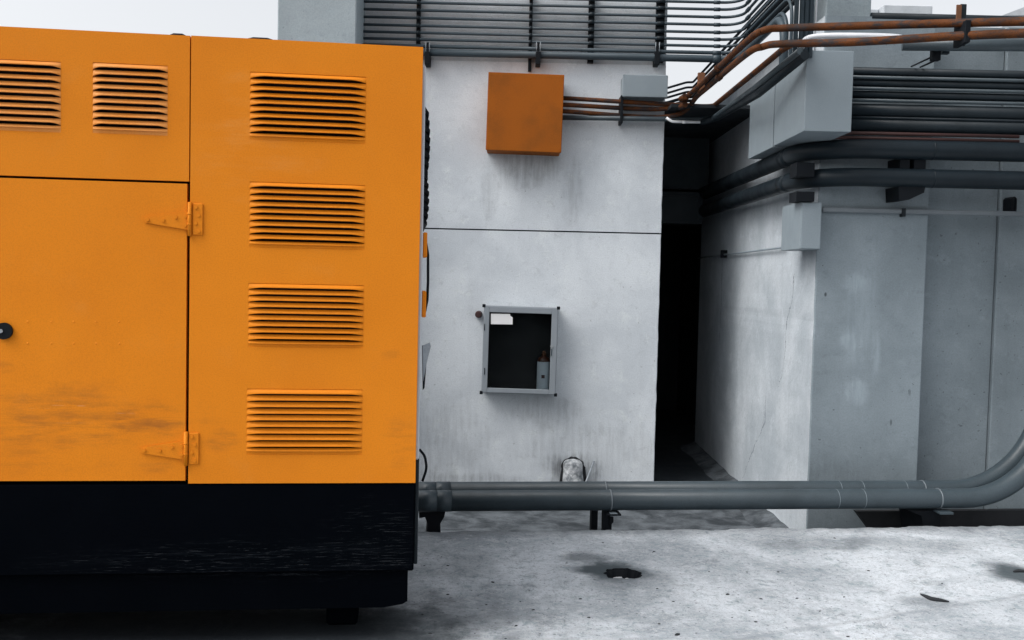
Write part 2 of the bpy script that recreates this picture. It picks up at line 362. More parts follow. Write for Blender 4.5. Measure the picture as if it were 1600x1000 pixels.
def floor_mat():
    t = NT('yard_concrete')
    L = (0.65, 0.685, 0.725); D = (0.335, 0.365, 0.395)
    big = t.noise(0.9, 8, 0.66, dist=0.5)
    c = t.mix(t.rng(big, 0.36, 0.62), D, L)
    mid = t.noise(3.2, 8, 0.72, vec=t.mapv((1, 1.0, 1)), dist=0.3)
    c = t.mix(t.rng(mid, 0.54, 0.70, 0, 0.75), c, (0.24, 0.265, 0.285))
    br = t.noise(7, 7, 0.75)
    c = t.mix(t.rng(br, 0.56, 0.72, 0, 0.6), c, (0.68, 0.69, 0.71))
    md2 = t.noise(13, 9, 0.80, dist=0.6)
    c = t.mix(t.rng(md2, 0.50, 0.66, 0, 0.78), c, (0.23, 0.29, 0.31))
    c = t.mix(t.rng(md2, 0.47, 0.36, 0, 0.40), c, (0.70, 0.71, 0.73))
    gr = t.noise(75, 4, 0.8)
    c = t.mix(t.rng(gr, 0.54, 0.66, 0, 0.7), c, (0.20, 0.215, 0.23))
    vein = t.math('ABSOLUTE', t.math('SUBTRACT', t.noise(2.2, 9, 0.72, dist=1.3), 0.5))
    c = t.mix(t.math('MULTIPLY', t.rng(vein, 0.012, 0.002), t.rng(mid, 0.42, 0.62, 0, 0.55)), c, (0.14, 0.155, 0.17))
    md3 = t.noise(30, 7, 0.8)
    c = t.mix(t.rng(md3, 0.53, 0.66, 0, 0.6), c, (0.20, 0.215, 0.235))
    c = t.mix(t.rng(md3, 0.46, 0.36, 0, 0.5), c, (0.74, 0.75, 0.77))
    sp = t.noise(42, 3, 0.6)
    c = t.mix(t.rng(sp, 0.61, 0.68, 0, 0.7), c, (0.09, 0.10, 0.115))
    fine = t.noise(160, 3, 0.7)
    c = t.mix(t.rng(fine, 0.4, 0.7, 0, 0.25), c, (0.2, 0.22, 0.24))
    def st(px, py, rx, ry, amt, wob=0.6, col=(0.06, 0.075, 0.085)):
        nonlocal c
        p = onZ(px, py, 0)
        m = t.ell((0, 1), p.x, p.y, rx, ry, wob, 5.0)
        c = t.mix(t.math('MULTIPLY', m, amt), c, col)
    st(966, 893, 0.21, 0.20, 0.95, 0.5); st(938, 888, 0.20, 0.17, 0.95, 0.7); st(915, 872, 0.18, 0.14, 0.7, 0.9); st(985, 905, 0.30, 0.26, 0.35, 0.9)
    st(1592, 898, 0.20, 0.30, 0.95, 0.6); st(250, 1000, 1.9, 1.0, 1.0, 0.3, (0.008, 0.011, 0.015)); st(500, 985, 0.45, 0.4, 0.95, 0.6, (0.008, 0.011, 0.015)); st(560, 985, 0.55, 0.5, 0.55, 0.8, (0.02, 0.025, 0.03)); st(730, 880, 0.22, 0.35, 0.32, 0.9); st(720, 970, 0.5, 0.3, 0.3, 0.9)  # near-black patches at lower left paint in the shade under the generator
    st(1450, 940, 0.22, 0.1, 0.4, 0.8); st(1250, 845, 0.5, 0.25, 0.35, 0.9); st(1420, 850, 0.6, 0.22, 0.25, 0.9)
    # worn, dirty edge along the step and a faint trowel seam
    s = t.xyz(); p = onZ(900, 829, 0)
    dd = t.math('ADD', t.math('MULTIPLY', t.math('SUBTRACT', s[0], p.x), -math.sin(TH)), t.math('MULTIPLY', t.math('SUBTRACT', s[1], p.y), math.cos(TH)))
    dd = t.math('ADD', dd, t.math('MULTIPLY', t.math('SUBTRACT', mid, 0.5), 0.5))
    c = t.mix(t.rng(dd, -0.20, 0.03, 0, 0.65), c, (0.13, 0.145, 0.16))
    q0 = onZ(1180, 995, 0); q1 = onZ(1440, 955, 0); dv = (q1-q0).normalized()
    sd = t.math('ADD', t.math('MULTIPLY', t.math('SUBTRACT', s[0], q0.x), -dv.y), t.math('MULTIPLY', t.math('SUBTRACT', s[1], q0.y), dv.x))
    sd = t.math('ABSOLUTE', t.math('ADD', sd, t.math('MULTIPLY', t.math('SUBTRACT', br, 0.5), 0.10)))
    c = t.mix(t.rng(sd, 0.03, 0.0, 0, 0.45), c, (0.25, 0.27, 0.29))
    h = t.math('ADD', t.math('ADD', big, t.math('MULTIPLY', md2, 0.7)), t.math('ADD', t.math('MULTIPLY', sp, -0.12), t.math('MULTIPLY', fine, 0.10)))
    t.out(c, t.rng(mid, 0.35, 0.7, 0.7, 0.92), h, 0.5, 0.03, spec=0.2)
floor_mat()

# ------------------------------------------------------------------ ground
def ground():
    # yard slab with a broken back edge and the opening of the pothole
    e0 = GI @ onZ(900, 829, 0)
    ve = e0.y
    bm = bmesh.new()
    us = [-60.0, -12, -0.75]
    loop = [G(-60, -60, 0), G(60, -60, 0), G(60, ve, 0)]
    u = 12.0
    while u > -0.7:
        j = 0.05 * mnoise.noise(Vector((u*2.1, 3.3, 0))) + 0.035 * mnoise.noise(Vector((u*7, 1.3, 0))) + 0.02 * mnoise.noise(Vector((u*23, 1.3, 0)))
        loop.append(G(u, ve + j, 0)); u -= 0.02
    loop += [G(-0.72, ve + 0.9, 0), G(-60, ve + 0.9, 0)]
    vs = [bm.verts.new(p) for p in loop]
    edges = [bm.edges.new((vs[i], vs[(i+1) % len(vs)])) for i in range(len(vs))]
    c = onZ(974, 896, 0); hole = []
    for k in range(40):
        a = 2*math.pi*k/40
        rr = 1 + 0.26*mnoise.noise(Vector((math.cos(a)*2.2, math.sin(a)*2.2, 5))) + 0.16*mnoise.noise(Vector((math.cos(a)*7, math.sin(a)*7, 2)))
        hole.append(c + Vector((math.cos(a)*0.105*rr, math.sin(a)*0.095*rr, 0)))
    hv = [bm.verts.new(p) for p in hole]
    edges += [bm.edges.new((hv[i], hv[(i+1) % 40])) for i in range(40)]
    bmesh.ops.triangle_fill(bm, edges=edges, use_beauty=True, use_dissolve=False)
    for f in bm.faces:
        if f.normal.z < 0: f.normal_flip()
    bv = [bm.verts.new(p + Vector((0, 0, LOW))) for p in loop]
    for i in range(len(vs)):
        j = (i+1) % len(vs); bm.faces.new((vs[i], bv[i], bv[j], vs[j]))
    m = MB(); m.bm.free(); m.bm = bm
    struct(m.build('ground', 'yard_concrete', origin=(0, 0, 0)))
    m = MB(); S = 300
    m.quad((-S, -S, LOW-0.004), (S, -S, LOW-0.004), (S, S, LOW-0.004), (-S, S, LOW-0.004))
    struct(m.build('lower_ground', 'low_concrete', origin=(0, 0, 0)))
    m = MB(); m.quad((-80, -90, 0.004), (80, -90, 0.004), (80, 0.6, 0.004), (-80, 0.6, 0.004))  # unseen dark sheet behind the camera, added to cut floor bounce
    struct(m.build('bounce_cutter', 'bounce_cutter_dark', origin=(0, 0, 0)))
    # pothole: walls and wet bottom, with two stones in it
    ph = thing('pothole', c + Vector((0, 0, -0.05)), 'small dark broken hole in the pale concrete floor', 'hole')
    m = MB()
    top = [m.bm.verts.new(p + Vector((0, 0, -0.001))) for p in hole]
    bot = [m.bm.verts.new(c + (p - c)*0.8 + Vector((0, 0, -0.05))) for p in hole]
    for i in range(40): m.bm.faces.new((top[i], top[(i+1) % 40], bot[(i+1) % 40], bot[i]))
    m.bm.faces.new(bot[::-1])
    m.build('hollow', 'black_steel', ph)
    for k, (px, py, s) in enumerate(((966, 902, 0.018), (980, 902, 0.008), (992, 897, 0.010))):
        p = onZ(px, py, -0.03)
        o = MB().lump(p + Vector((0, 0, -0.01)), s*1.6, s, s*0.7, 0.4, 2, k).build('stone', 'pale_stone')
        tag(o, ('largest pale stone lying in the dark hole in the floor', 'tiniest pale chip in the middle of the dark floor hole', 'small pale chip at the right side of the dark floor hole')[k], 'stone', 'stones in the floor hole')
    return ve
VE = ground()

# ------------------------------------------------------------------ generator
def generator():
    L, Dp = -4.2, 1.85                            # runs on beyond the left of the picture
    zb = onG(470, 755).z; zt = onG(480, 64.5).z
    root = thing('generator', GO, 'large orange diesel generator housing with louvred vents on a black skid', 'generator', rotz=TH)
    uS = onG(295, 405).x                          # seam between door side and vent panel
    u1 = onG(655, 420).x
    dt = onG(150, 281).z                          # door top
    GM_ = GM
    def gbox(m, a, b, bev=0.0): return m.box(a, b, bev, GM)
    # inner carcass, dark, seen through the seams and the vents
    gbox(MB(), (L, 0.07, zb+0.01), (u1-0.03, Dp-0.02, zt-0.03)).build('carcass', 'black_steel', root)
    vents = []
    def rect(x0, x1, y0, y1):
        ym = (y0+y1)/2; xm = (x0+x1)/2
        return onG(x0, ym).x, onG(x1, ym).x, onG(xm, y1).z, onG(xm, y0).z
    R = [rect(390.5, 571.5, 116, 221.5), rect(390, 570, 286.5, 388.5), rect(388, 568, 444, 543), rect(385.5, 566, 608, 710.5)]
    T = [rect(-23, 95, 94, 205), rect(145, 262, 100, 210)]
    def panel(name, u0, u1_, z0, z1, holes, th=0.025, v0=0.0, bumps=()):
        us = sorted({u0, u1_, *[h[0] for h in holes], *[h[1] for h in holes]})
        zs = sorted({z0, z1, *[h[2] for h in holes], *[h[3] for h in holes]})
        bm = bmesh.new(); grid = {}
        def vert(i, j):
            if (i, j) not in grid: grid[i, j] = bm.verts.new(G(us[i], v0, zs[j]))
            return grid[i, j]
        for i in range(len(us)-1):
            for j in range(len(zs)-1):
                cu = (us[i]+us[i+1])/2; cz = (zs[j]+zs[j+1])/2
                if any(h[0] < cu < h[1] and h[2] < cz < h[3] for h in holes): continue
                bm.faces.new((vert(i, j), vert(i+1, j), vert(i+1, j+1), vert(i, j+1)))
        be = [e for e in bm.edges if len(e.link_faces) == 1]
        outer = []
        r = bmesh.ops.extrude_edge_only(bm, edges=be)
        nv = [g for g in r['geom'] if isinstance(g, bmesh.types.BMVert)]
        back = GM.to_3x3() @ Vector((0, th, 0))
        for v in nv: v.co += back
        bmesh.ops.recalc_face_normals(bm, faces=bm.faces[:])
        m = MB(); m.bm.free(); m.bm = bm
        for (bu, bz) in bumps: m.lump(G(bu, v0+0.0003, bz), 0.0055, 0.0022, 0.0055, 0, 1)
        return m.build(name, 'orange_paint', root)
    def louvre(h, n=10, hi=1.0, mat='orange_paint'):
        u0, u1_, z0, z1 = h
        m = MB(); bm = m.bm; p = (z1-z0)/n; C = 26
        ease = lambda s: min(1.0, (1-abs(2*s-1))/0.22) ** 0.6
        for k in range(n):
            zt_ = z1 - k*p; last = k == n-1
            rows = []
            for c in range(C+1):
                s = c/C; s = 0.5 - 0.5*math.cos(math.pi*s) if True else s
                u = u0 + (u1_-u0)*s; e = ease(s)
                H = p*(0.999 - (0.30 + 0.05*hi)*e) if not last else p*0.998; out = 0.014*e*(0.6 if last else 1)
                prof = [(0.004, 0.0), (-out*0.3, 0.15), (-out, 0.38), (-out, 0.48), (-out*0.2+0.001, 0.56), (0.002, 1.0)] if last else [(0.004, 0.0), (0.001 - out*0.12, 0.22), (-out*0.55, 0.60), (-out, 0.95), (-out+0.001, 1.0), (-out+0.006, 0.99)]
                rows.append([bm.verts.new(G(u, v, zt_ - H*q)) for v, q in prof])
            for c in range(C):
                for q in range(5):
                    f = bm.faces.new((rows[c][q], rows[c][q+1], rows[c+1][q+1], rows[c+1][q])); f.smooth = q not in (3, 4)
        bmesh.ops.recalc_face_normals(bm, faces=bm.faces[:])
        m.build('vent', mat, root)
    g = 0.0035
    panel('vent_panel', uS+g, u1, zb, zt, R)
    panel('upper_panel', onG(-60, 200).x, uS-g*0.4, dt+0.006, zt-0.001, T)
    uD0 = onG(-45, 520).x
    riv = [(onG(x, y).x, onG(x, y).z) for y in (503, 537) for x in (43, 80, 115, 150, 186)]
    door = panel('door', uD0, uS-0.009, zb+0.012, dt-0.004, [], 0.03, 0.001, riv)
    panel('side_panel', L, uD0-0.008, zb, dt-0.004, [], 0.025, 0.0)
    panel('side_panel', L, onG(-60, 200).x-0.006, dt+0.006, zt-0.001, [], 0.025, 0.0)
    for h, hi in zip(R + T, (0.9, 0.7, 0.3, -0.2, 0.6, 0.6)): louvre(h, 10, hi, 'faded_orange' if h in T else 'orange_paint')
    # door latch
    lp = onG(7, 517)
    lt = MB().disc(G(lp.x, 0.0, lp.z), GM.to_3x3() @ Vector((0, -1, 0)), 0.034, 0.014, 28).build('latch', 'rubber', door)
    MB().disc(G(lp.x-0.008, -0.013, lp.z), GM.to_3x3() @ Vector((0, -1, 0)), 0.008, 0.006, 14).build('keyhole', 'steel_bolt', door)
    # hinges
    for (yt, yb, up) in ((318, 367, True), (676, 725, False)):
        z1, z0 = onG(300, yt).z, onG(300, yb).z; xb = onG(297 if up else 291, (yt+yb)/2).x
        m = MB()
        m.tube([G(xb, -0.009, z0-0.005), G(xb, -0.009, z1+0.005)], 0.0085, 10)
        for q in (0.33, 0.66): m.tube([G(xb, -0.009, z0+(z1-z0)*q-0.003), G(xb, -0.009, z0+(z1-z0)*q+0.003)], 0.0098, 10)
        m.box((xb+0.011, -0.0075, z0), (xb+0.052, -0.0005, z1), 0.002, GM)
        ul = onG(226, 500).x - onG(295, 500).x + xb
        za, zc = z0+0.02, z1-0.035
        tip = (za+zc)/2
        m.prism([G(xb-0.008, -0.0008, za), G(xb-0.008, -0.0008, zc), G(ul, -0.0008, tip+0.012), G(ul-0.012, -0.0008, tip), G(ul, -0.0008, tip-0.012)], GM.to_3x3() @ Vector((0, -0.006, 0)))
        outv = GM.to_3x3() @ Vector((0, -1, 0))
        for q in (0.12, 0.37, 0.63, 0.88): m.disc(G(xb+0.036 - 0.012*(q in (0.37, 0.88)), -0.005, z0+(z1-z0)*q), outv, 0.0075, 0.007, 10)
        for (f, dz) in ((0.10, 0.018), (0.10, -0.018), (0.32, 0.014), (0.60, 0.0), (0.95, 0.0)):
            m.disc(G(xb+(ul-xb)*f, -0.005, tip+dz), outv, 0.0075, 0.007, 10)
        m.build('hinge', 'orange_paint', door)
    # roof, end wall and what shows of it
    gbox(MB(), (L, 0.03, zt-0.028), (u1-0.004, Dp, zt-0.004), 0.003).build('roof', 'orange_paint', root)
    ra, rb_ = onG(375, 57), onG(440, 57)
    for (xa, xb) in ((372, 436), (255, 292)):
        m = MB(); a = onG(xa, 50).x; b = onG(xb, 50).x; m.tube([G(a, 0.05, zt-0.006), G((a*2+b)/3, 0.05, zt+0.009), G((a+2*b)/3, 0.05, zt+0.009), G(b, 0.05, zt-0.006)], 0.009, 8)
        m.build('roof_seal', 'rubber', root)
    ze1, ze0 = onG(663, 98).z, onG(655, 722).z
    end = gbox(MB(), (u1-0.03, 0.03, zb), (u1-0.004, Dp, zt-0.03)).build('end_wall', 'orange_paint', root)
    ed = gbox(MB(), (u1-0.004, 0.05, ze0), (u1+0.015, Dp-0.1, ze1), 0.006).build('end_door', 'dull_white', root)
    # black hooded louvres on the end
    for (ya, yb_, n) in ((160, 268, 8), (263, 348, 7)):
        za, zc = onG(665, ya).z, onG(663, yb_).z; m = MB(); p = (za-zc)/n
        for k in range(n):
            o = 0.016 + 0.010*math.sin(math.pi*(k+0.5)/n)
            m.prism([G(u1+0.014, 0.09, za-k*p), G(u1+0.014, 0.09, za-(k+0.8)*p), G(u1+0.014+o, 0.09, za-(k+1.15)*p), G(u1+0.014+o, 0.09, za-(k+0.75)*p)], GM.to_3x3() @ Vector((0, 1.2, 0)))
        m.build('end_louvre', 'rubber', root)
    for (ya, yb_) in ((362, 402), (455, 497)):
        gbox(MB(), (u1+0.015, 0.06, onG(660, yb_).z), (u1+0.034, 0.16, onG(660, ya).z), 0.004).build('latch_plate', 'orange_paint', root)
    m = MB(); zz = [onG(664, y).z for y in (378, 398, 440, 470, 490)]
    m.tube([G(u1+0.03, 0.12, zz[0]), G(u1+0.040, 0.12, zz[1]), G(u1+0.042, 0.12, zz[2]), G(u1+0.040, 0.12, zz[3]), G(u1+0.03, 0.12, zz[4])], 0.006, 8, 0.03)
    m.build('door_handle', 'rubber', root)
    # torn tape hanging off the end
    m = MB(); q = [onG(x, y, 0.15) for x, y in ((659, 540), (670, 535), (672, 541), (667, 560), (664, 574), (660, 596))]
    m.prism([G(p.x+0.004, 0.15, p.z) for p in q], GM.to_3x3() @ Vector((0.0, 0.004, 0)))
    q = [onG(x, y, 0.17) for x, y in ((658, 540), (664, 538), (666, 555), (662, 606), (659, 610))]
    m2 = MB().prism([G(p.x+0.004, 0.17, p.z) for p in q], GM.to_3x3() @ Vector((0.0, 0.004, 0)))
    m.build('torn_tape', 'old_tape', root); m2.build('torn_tape', 'rubber', root)
    # black skid: upper rail with a folded lip, set-back lower rail
    zf = onG(400, 955).z; zl = onG(320, 897).z; ub = onG(647.5, 825).x; ul_ = onG(637, 920).x
    gbox(MB(), (L, 0.004, zl), (ub, Dp, zb-0.004), 0.006).build('skid', 'black_skid', root)
    m = MB(); m.prism([G(L, 0.03, zf), G(ul_-0.10, 0.03, zf-0.004), G(ul_-0.02, 0.03, zf+0.010), G(ul_, 0.03, zf+0.022), G(ul_, 0.03, zl-0.002), G(L, 0.03, zl-0.002)], GM.to_3x3() @ Vector((0, Dp-0.1, 0)))
    m.build('lower_rail', 'black_skid', root)
    for fx in (530, -120):
        f = onG(fx, 960); gbox(MB(), (f.x-0.07, 0.21, 0.0), (f.x+0.07, 0.38, zf+0.004), 0.012).build('foot', 'black_skid', root)
    for fx in (530, -120):
        f = onG(fx, 960); gbox(MB(), (f.x-0.09, 1.4, 0.0), (f.x+0.09, 1.6, zf+0.004), 0.012).build('foot', 'black_skid', root)
    gbox(MB(), (ub+0.001, 0.10, zl+0.0), (ub+0.018, Dp-0.2, zb+0.1), 0.004).build('end_flange', 'black_pipe', root)
    for yb_ in (0,):
        pts = [onG(x, y, 0.3) for x, y in ((655, 702), (664, 712), (667, 732), (660, 752))]
        MB().tube([G(*p) for p in pts], 0.006, 8, 0.1).build('cable', 'rubber', root)
generator()

# ------------------------------------------------------------------ left building
def left_building():
    root = thing('concrete_building', (0, YW, LOW), 'pale plastered concrete building with a horizontal joint, behind the orange generator', 'building')
    D = 4.0; xj = 0.03
    gap = 0.013
    def wall(name, z0, z1, mat, y0, x0=WX0+0.4):
        m = MB(); bm = m.bm                        # slightly chipped right arris
        n = max(2, int((z1-z0)/0.05)); fr = []
        for k in range(n+1):
            z = z0 + (z1-z0)*k/n; j = 0.006*mnoise.noise(Vector((1, 2, z*9))) - 0.004*max(0, mnoise.noise(Vector((4, 2, z*3))))
            fr.append((z, WX1 + j))
        a = [bm.verts.new((x0, y0, z)) for z, x in fr]; b = [bm.verts.new((x-0.006, y0, z)) for z, x in fr]
        c = [bm.verts.new((x, y0+0.006, z)) for z, x in fr]; d = [bm.verts.new((WX1, YW+D, z)) for z, x in fr]
        for k in range(n):
            bm.faces.new((a[k], b[k], b[k+1], a[k+1])); bm.faces.new((b[k], c[k], c[k+1], b[k+1])); bm.faces.new((c[k], d[k], d[k+1], c[k+1]))
        for (k, fl) in ((0, 1), (n, 0)):
            e = bm.verts.new((x0, YW+D, fr[k][0])); vs = [a[k], b[k], c[k], d[k], e]
            bm.faces.new(vs[::-1] if fl else vs)
        m.build(name, mat, root)
    wall('lower_wall', LOW-0.1, seam_z-gap/2, 'wall_plaster', YW)
    wall('upper_wall', seam_z+gap/2, band_z, 'wall_plaster', YW)
    wall('shaded_wall_band', band_z+0.001, 5.6, 'shaded_wall_tone', YW+0.012)
    MB().box((WX0+0.4, YW+0.02, seam_z-0.03), (WX1-0.012, YW+0.3, seam_z+0.03)).build('joint', 'alley_dark', root)
    xa, xb = onY(433.5, 30, YW-0.45).x, onY(557, 30, YW-0.45).x
    MB().box((xa, YW-0.45, LOW), (xb, YW+1.0, 5.8), 0.01).build('column', 'column_concrete', root)
left_building()

# ------------------------------------------------------------------ right building and alley
def right_building():
    root = thing('concrete_building', (XR+1.5, YP, LOW), 'grey concrete building with a corner pilaster, carrying the pipes at the right', 'building')
    xp = onY(1441, 560, YP).x; YB = YP + 0.22; xs = onY(1548, 560, YB).x; YE = onX(1093, 450, XR).y
    zt = RTOP
    m = MB(); bm = m.bm
    # return face: fine strips so that the front arris is not a ruler line
    n = 60
    fr = [(LOW-0.1 + (zt-LOW+0.1)*k/n) for k in range(n+1)]
    jit = [0.005*mnoise.noise(Vector((3, 7, z*8))) for z in fr]
    a = [bm.verts.new((XR, YE, z)) for z in fr]; b = [bm.verts.new((XR+j, YP+0.008, z)) for z, j in zip(fr, jit)]
    for k in range(n): bm.faces.new((a[k], b[k], b[k+1], a[k+1]))
    m.build('return_wall', 'return_plaster', root)
    m = MB(); bm = m.bm
    b = [bm.verts.new((XR+j, YP+0.008, z)) for z, j in zip(fr, jit)]; c = [bm.verts.new((XR+0.008+j, YP, z)) for z, j in zip(fr, jit)]
    d = [bm.verts.new((xp-0.006, YP, z)) for z in fr]; d2 = [bm.verts.new((xp, YP+0.006, z)) for z in fr]; e = [bm.verts.new((xp, YB+0.1, z)) for z in fr]
    for A, B in ((b, c), (c, d), (d, d2), (d2, e)):
        for k in range(n): bm.faces.new((A[k], B[k], B[k+1], A[k+1]))
    m.build('pilaster', 'grey_concrete', root)
    MB().box((xp+0.001, YB, LOW-0.1), (xs-0.004, YB+0.3, zt)).build('wall_panel', 'grey_concrete', root)
    MB().box((xs+0.004, YB-0.03, LOW-0.1), (xs+5, YB+0.3, zt), 0.006).build('wall_panel', 'grey_concrete', root)
    MB().box((XR+0.01, YP+0.34, zt-0.2), (xs+5, YE, zt-0.002)).build('roof', 'grey_concrete', root)
    xa, xb = onY(1291, 20, YP+0.15).x, onY(1361, 20, YP+0.15).x
    MB().box((xa, YP+0.15, zt), (xb, YP+0.75, 5.6), 0.006).build('roof_post', 'column_concrete', root)
    # dark end of the alley
    al = thing('alley_wall', (XR-0.4, YE+0.5, LOW), 'dark end wall and added shading roof of the narrow alley between the buildings', 'wall')
    zr0 = onY(1075, 186, YW+0.25).z - 0.004
    xg = onY(1108, 250, YE-0.75).x
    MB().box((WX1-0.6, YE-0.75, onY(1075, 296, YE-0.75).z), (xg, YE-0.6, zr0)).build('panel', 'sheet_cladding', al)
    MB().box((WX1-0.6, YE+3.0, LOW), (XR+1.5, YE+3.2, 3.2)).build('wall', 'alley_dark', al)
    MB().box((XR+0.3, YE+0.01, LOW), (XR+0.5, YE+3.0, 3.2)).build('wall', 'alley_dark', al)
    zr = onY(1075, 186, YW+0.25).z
    MB().box((WX1+0.001, YW-0.36, zr), (XR-0.002, YE+0.001, zr+0.03)).box((WX1+0.001, YE+0.001, zr+0.002), (XR+0.6, YE+3.0, zr+0.032)).build('roof', 'alley_dark', al)  # roof slab added over the alley, reaching forward to shade its mouth
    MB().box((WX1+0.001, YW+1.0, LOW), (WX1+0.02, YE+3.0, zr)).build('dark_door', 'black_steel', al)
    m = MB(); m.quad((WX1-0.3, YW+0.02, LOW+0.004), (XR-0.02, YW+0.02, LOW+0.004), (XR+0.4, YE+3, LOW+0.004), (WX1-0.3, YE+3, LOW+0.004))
    struct(m.build('alley_floor_shade', 'alley_dark', origin=(0, 0, 0)))  # added black sheet stands in for deep shade on the alley floor
    # mortar fillet at the foot of the return face
    fl = thing('mortar_kerb', (XR-0.08, YP+1, LOW), 'rough sloping mortar kerb along the foot of the pale return wall', 'kerb')
    m = MB(); bm = m.bm; N = 40; rows = []
    for k in range(N+1):
        y = YP+0.12 + (YE-YP-0.1)*k/N
        w = 0.09 + 0.05*mnoise.noise(Vector((0, y*2.3, 0))) ; h = 0.06 + 0.03*mnoise.noise(Vector((5, y*3, 0)))
        rows.append([bm.verts.new((XR-w-0.10, y, LOW-0.002)), bm.verts.new((XR-w*0.6, y, LOW+h*0.6)), bm.verts.new((XR+0.001, y, LOW+h))])
    for k in range(N):
        for q in range(2): bm.faces.new((rows[k][q], rows[k][q+1], rows[k+1][q+1], rows[k+1][q]))
    m.build('mortar', 'low_concrete', fl)
    return YE
YE = right_building()

# ------------------------------------------------------------------ thin conduits over the left wall, turning along the alley
def conduits():
    X = onY(1157, 60, YC).x - 0.0
    x0 = onY(562, 40, YC).x
    ys = (2, 13, 25, 37, 49, 60, 70.5)
    order = ('topmost', 'second from the top', 'third from the top', 'the middle one', 'third from the bottom', 'second from the bottom', 'lowest')
    for i, y in enumerate(ys):
        z = onY(1045, y, YC).z; r = 0.0130
        if i < 6:
            path = [(x0, YC, z), (X, YC, z), (X, 6.0 + 0.05*i, z), (X, 6.0 + 0.05*i, 5.4)]
        else:
            yb = onX(1238, 5, X).y; path = [(x0, YC, z), (X, YC, z), (X, yb, z), (X, yb, 2.95)]
        o = MB().tube(path, r, 10, 0.17).build('conduit', 'conduit_grey')
        tag(o, f'thin grey conduit across the top of the pale wall, {order[i]} of seven', 'conduit', 'thin conduits along the top of the wall')
        for (px, nm) in ((1120, 1), ):
            xx = onY(px, y, YC).x; MB().tube([(xx-0.025, YC, z), (xx+0.03, YC, z)], r*1.35, 10).build('coupling', 'conduit_grey', o)
        MB().tube([(X, YC-0.22, z), (X, YC-0.30, z)], r*1.4, 10).build('coupling', 'conduit_grey', o)
    for (y, r, rx, lab, yb) in ((81, 0.018, 0.0, 'upper of the two thicker grey pipes below the thin conduits', 25), (90.5, 0.034, -0.02, 'thickest grey pipe at the bottom of the conduit rack on the wall', 40)):
        z = onY(1045, y, YC-0.02).z; yc = onX(1230, yb, X).y
        o = MB().tube([(x0, YC-0.02, z), (X+rx, YC-0.02, z), (X+rx, yc, z+0.0), (X+rx, yc, 2.95)], r*0.95, 12, 0.2).build('pipe', 'conduit_grey')
        tag(o, lab, 'pipe', 'thick pipes under the conduit rack')
        xx = onY(1118, y, YC).x; MB().tube([(xx-0.03, YC-0.02, z), (xx+0.04, YC-0.02, z)], r*1.12, 12).build('coupling', 'conduit_grey', o)
    # strut channels that carry them
    for (px, w, y1, lab, dy) in ((653, 0.035, 88, 'dark strut behind the conduits next to the generator corner', 0.03), (829, 0.030, 110, 'dark strut on the conduits above the rusty box', 0.0),
                             (924, 0.052, 97, 'wide dark strut on the conduits above the pale wall', 0.0), (1032, 0.075, 96, 'dark strut on the conduits at the right corner of the wall', 0.0)):
        c = onY(px, 50, YC).x; zb = onY(px, y1, YC).z
        s = thing('strut', (c, YC, zb), lab, 'strut', 'struts across the wall conduits')
        m = MB(); m.box((c-w/2, YC+0.018, zb), (c+w/2, YW+0.010, onY(1045, -9, YC).z)); m.build('channel', 'black_steel', s)
        for y in ys + (81,):
            z = onY(1045, y, YC).z
            MB().tube([(c-w*0.42, YC, z), (c+w*0.42, YC, z)], 0.019, 10).build('clamp', 'black_pipe', s)
    for (px, lab) in ((668, 'threaded rod hanger on the lowest wall pipe beside the generator'), (841, 'threaded rod hanger on the lowest wall pipe above the rusty box'), (1027, 'threaded rod hanger on the lowest wall pipe at the wall corner')):
        c = onY(px, 85, YC-0.06).x; zl = onY(px, 101, YC-0.06).z; zh = onY(px, 66, YC-0.06).z; zm = onY(px, 84, YC).z
        h = thing('pipe_hanger', (c, YC-0.06, zl), lab, 'hanger', 'pipe hangers on the wall')
        for s_ in (-1, 1): MB().tube([(c+s_*0.017, YC-0.066, zm), (c+s_*0.017, YC-0.066, zh)], 0.0035, 6).build('rod', 'aluminium', h)
        MB().box((c-0.022, YC-0.075, zl), (c+0.022, YW, zm+0.004), 0.003).box((c-0.009, YC-0.062, zm), (c+0.009, YC-0.050, zh)).build('saddle', 'black_steel', h)
    # far conduits crossing the end of the alley
    for k, y in enumerate((129, 137, 144, 152, 158)):
        Yf = YE+0.15; z = onY(1100, y, Yf).z; xa = onY(1043, y+12, Yf).x; xk = XR-0.12-0.0*k
        o = MB().tube([(xa-0.4, Yf, z-0.12), (xa, Yf, z-0.07), (xa+0.22, Yf, z), (xk, Yf, z), (xk, 6.9, z)], 0.013 if k < 3 else 0.018, 8, 0.2).build('conduit', 'dark_pipe')
        tag(o, 'thin black conduit arching over the alley end, ' + ('highest', 'second from the top', 'third from the top', 'second from the bottom', 'lowest')[k] + ' of five', 'conduit', 'conduits at the end of the alley')
conduits()

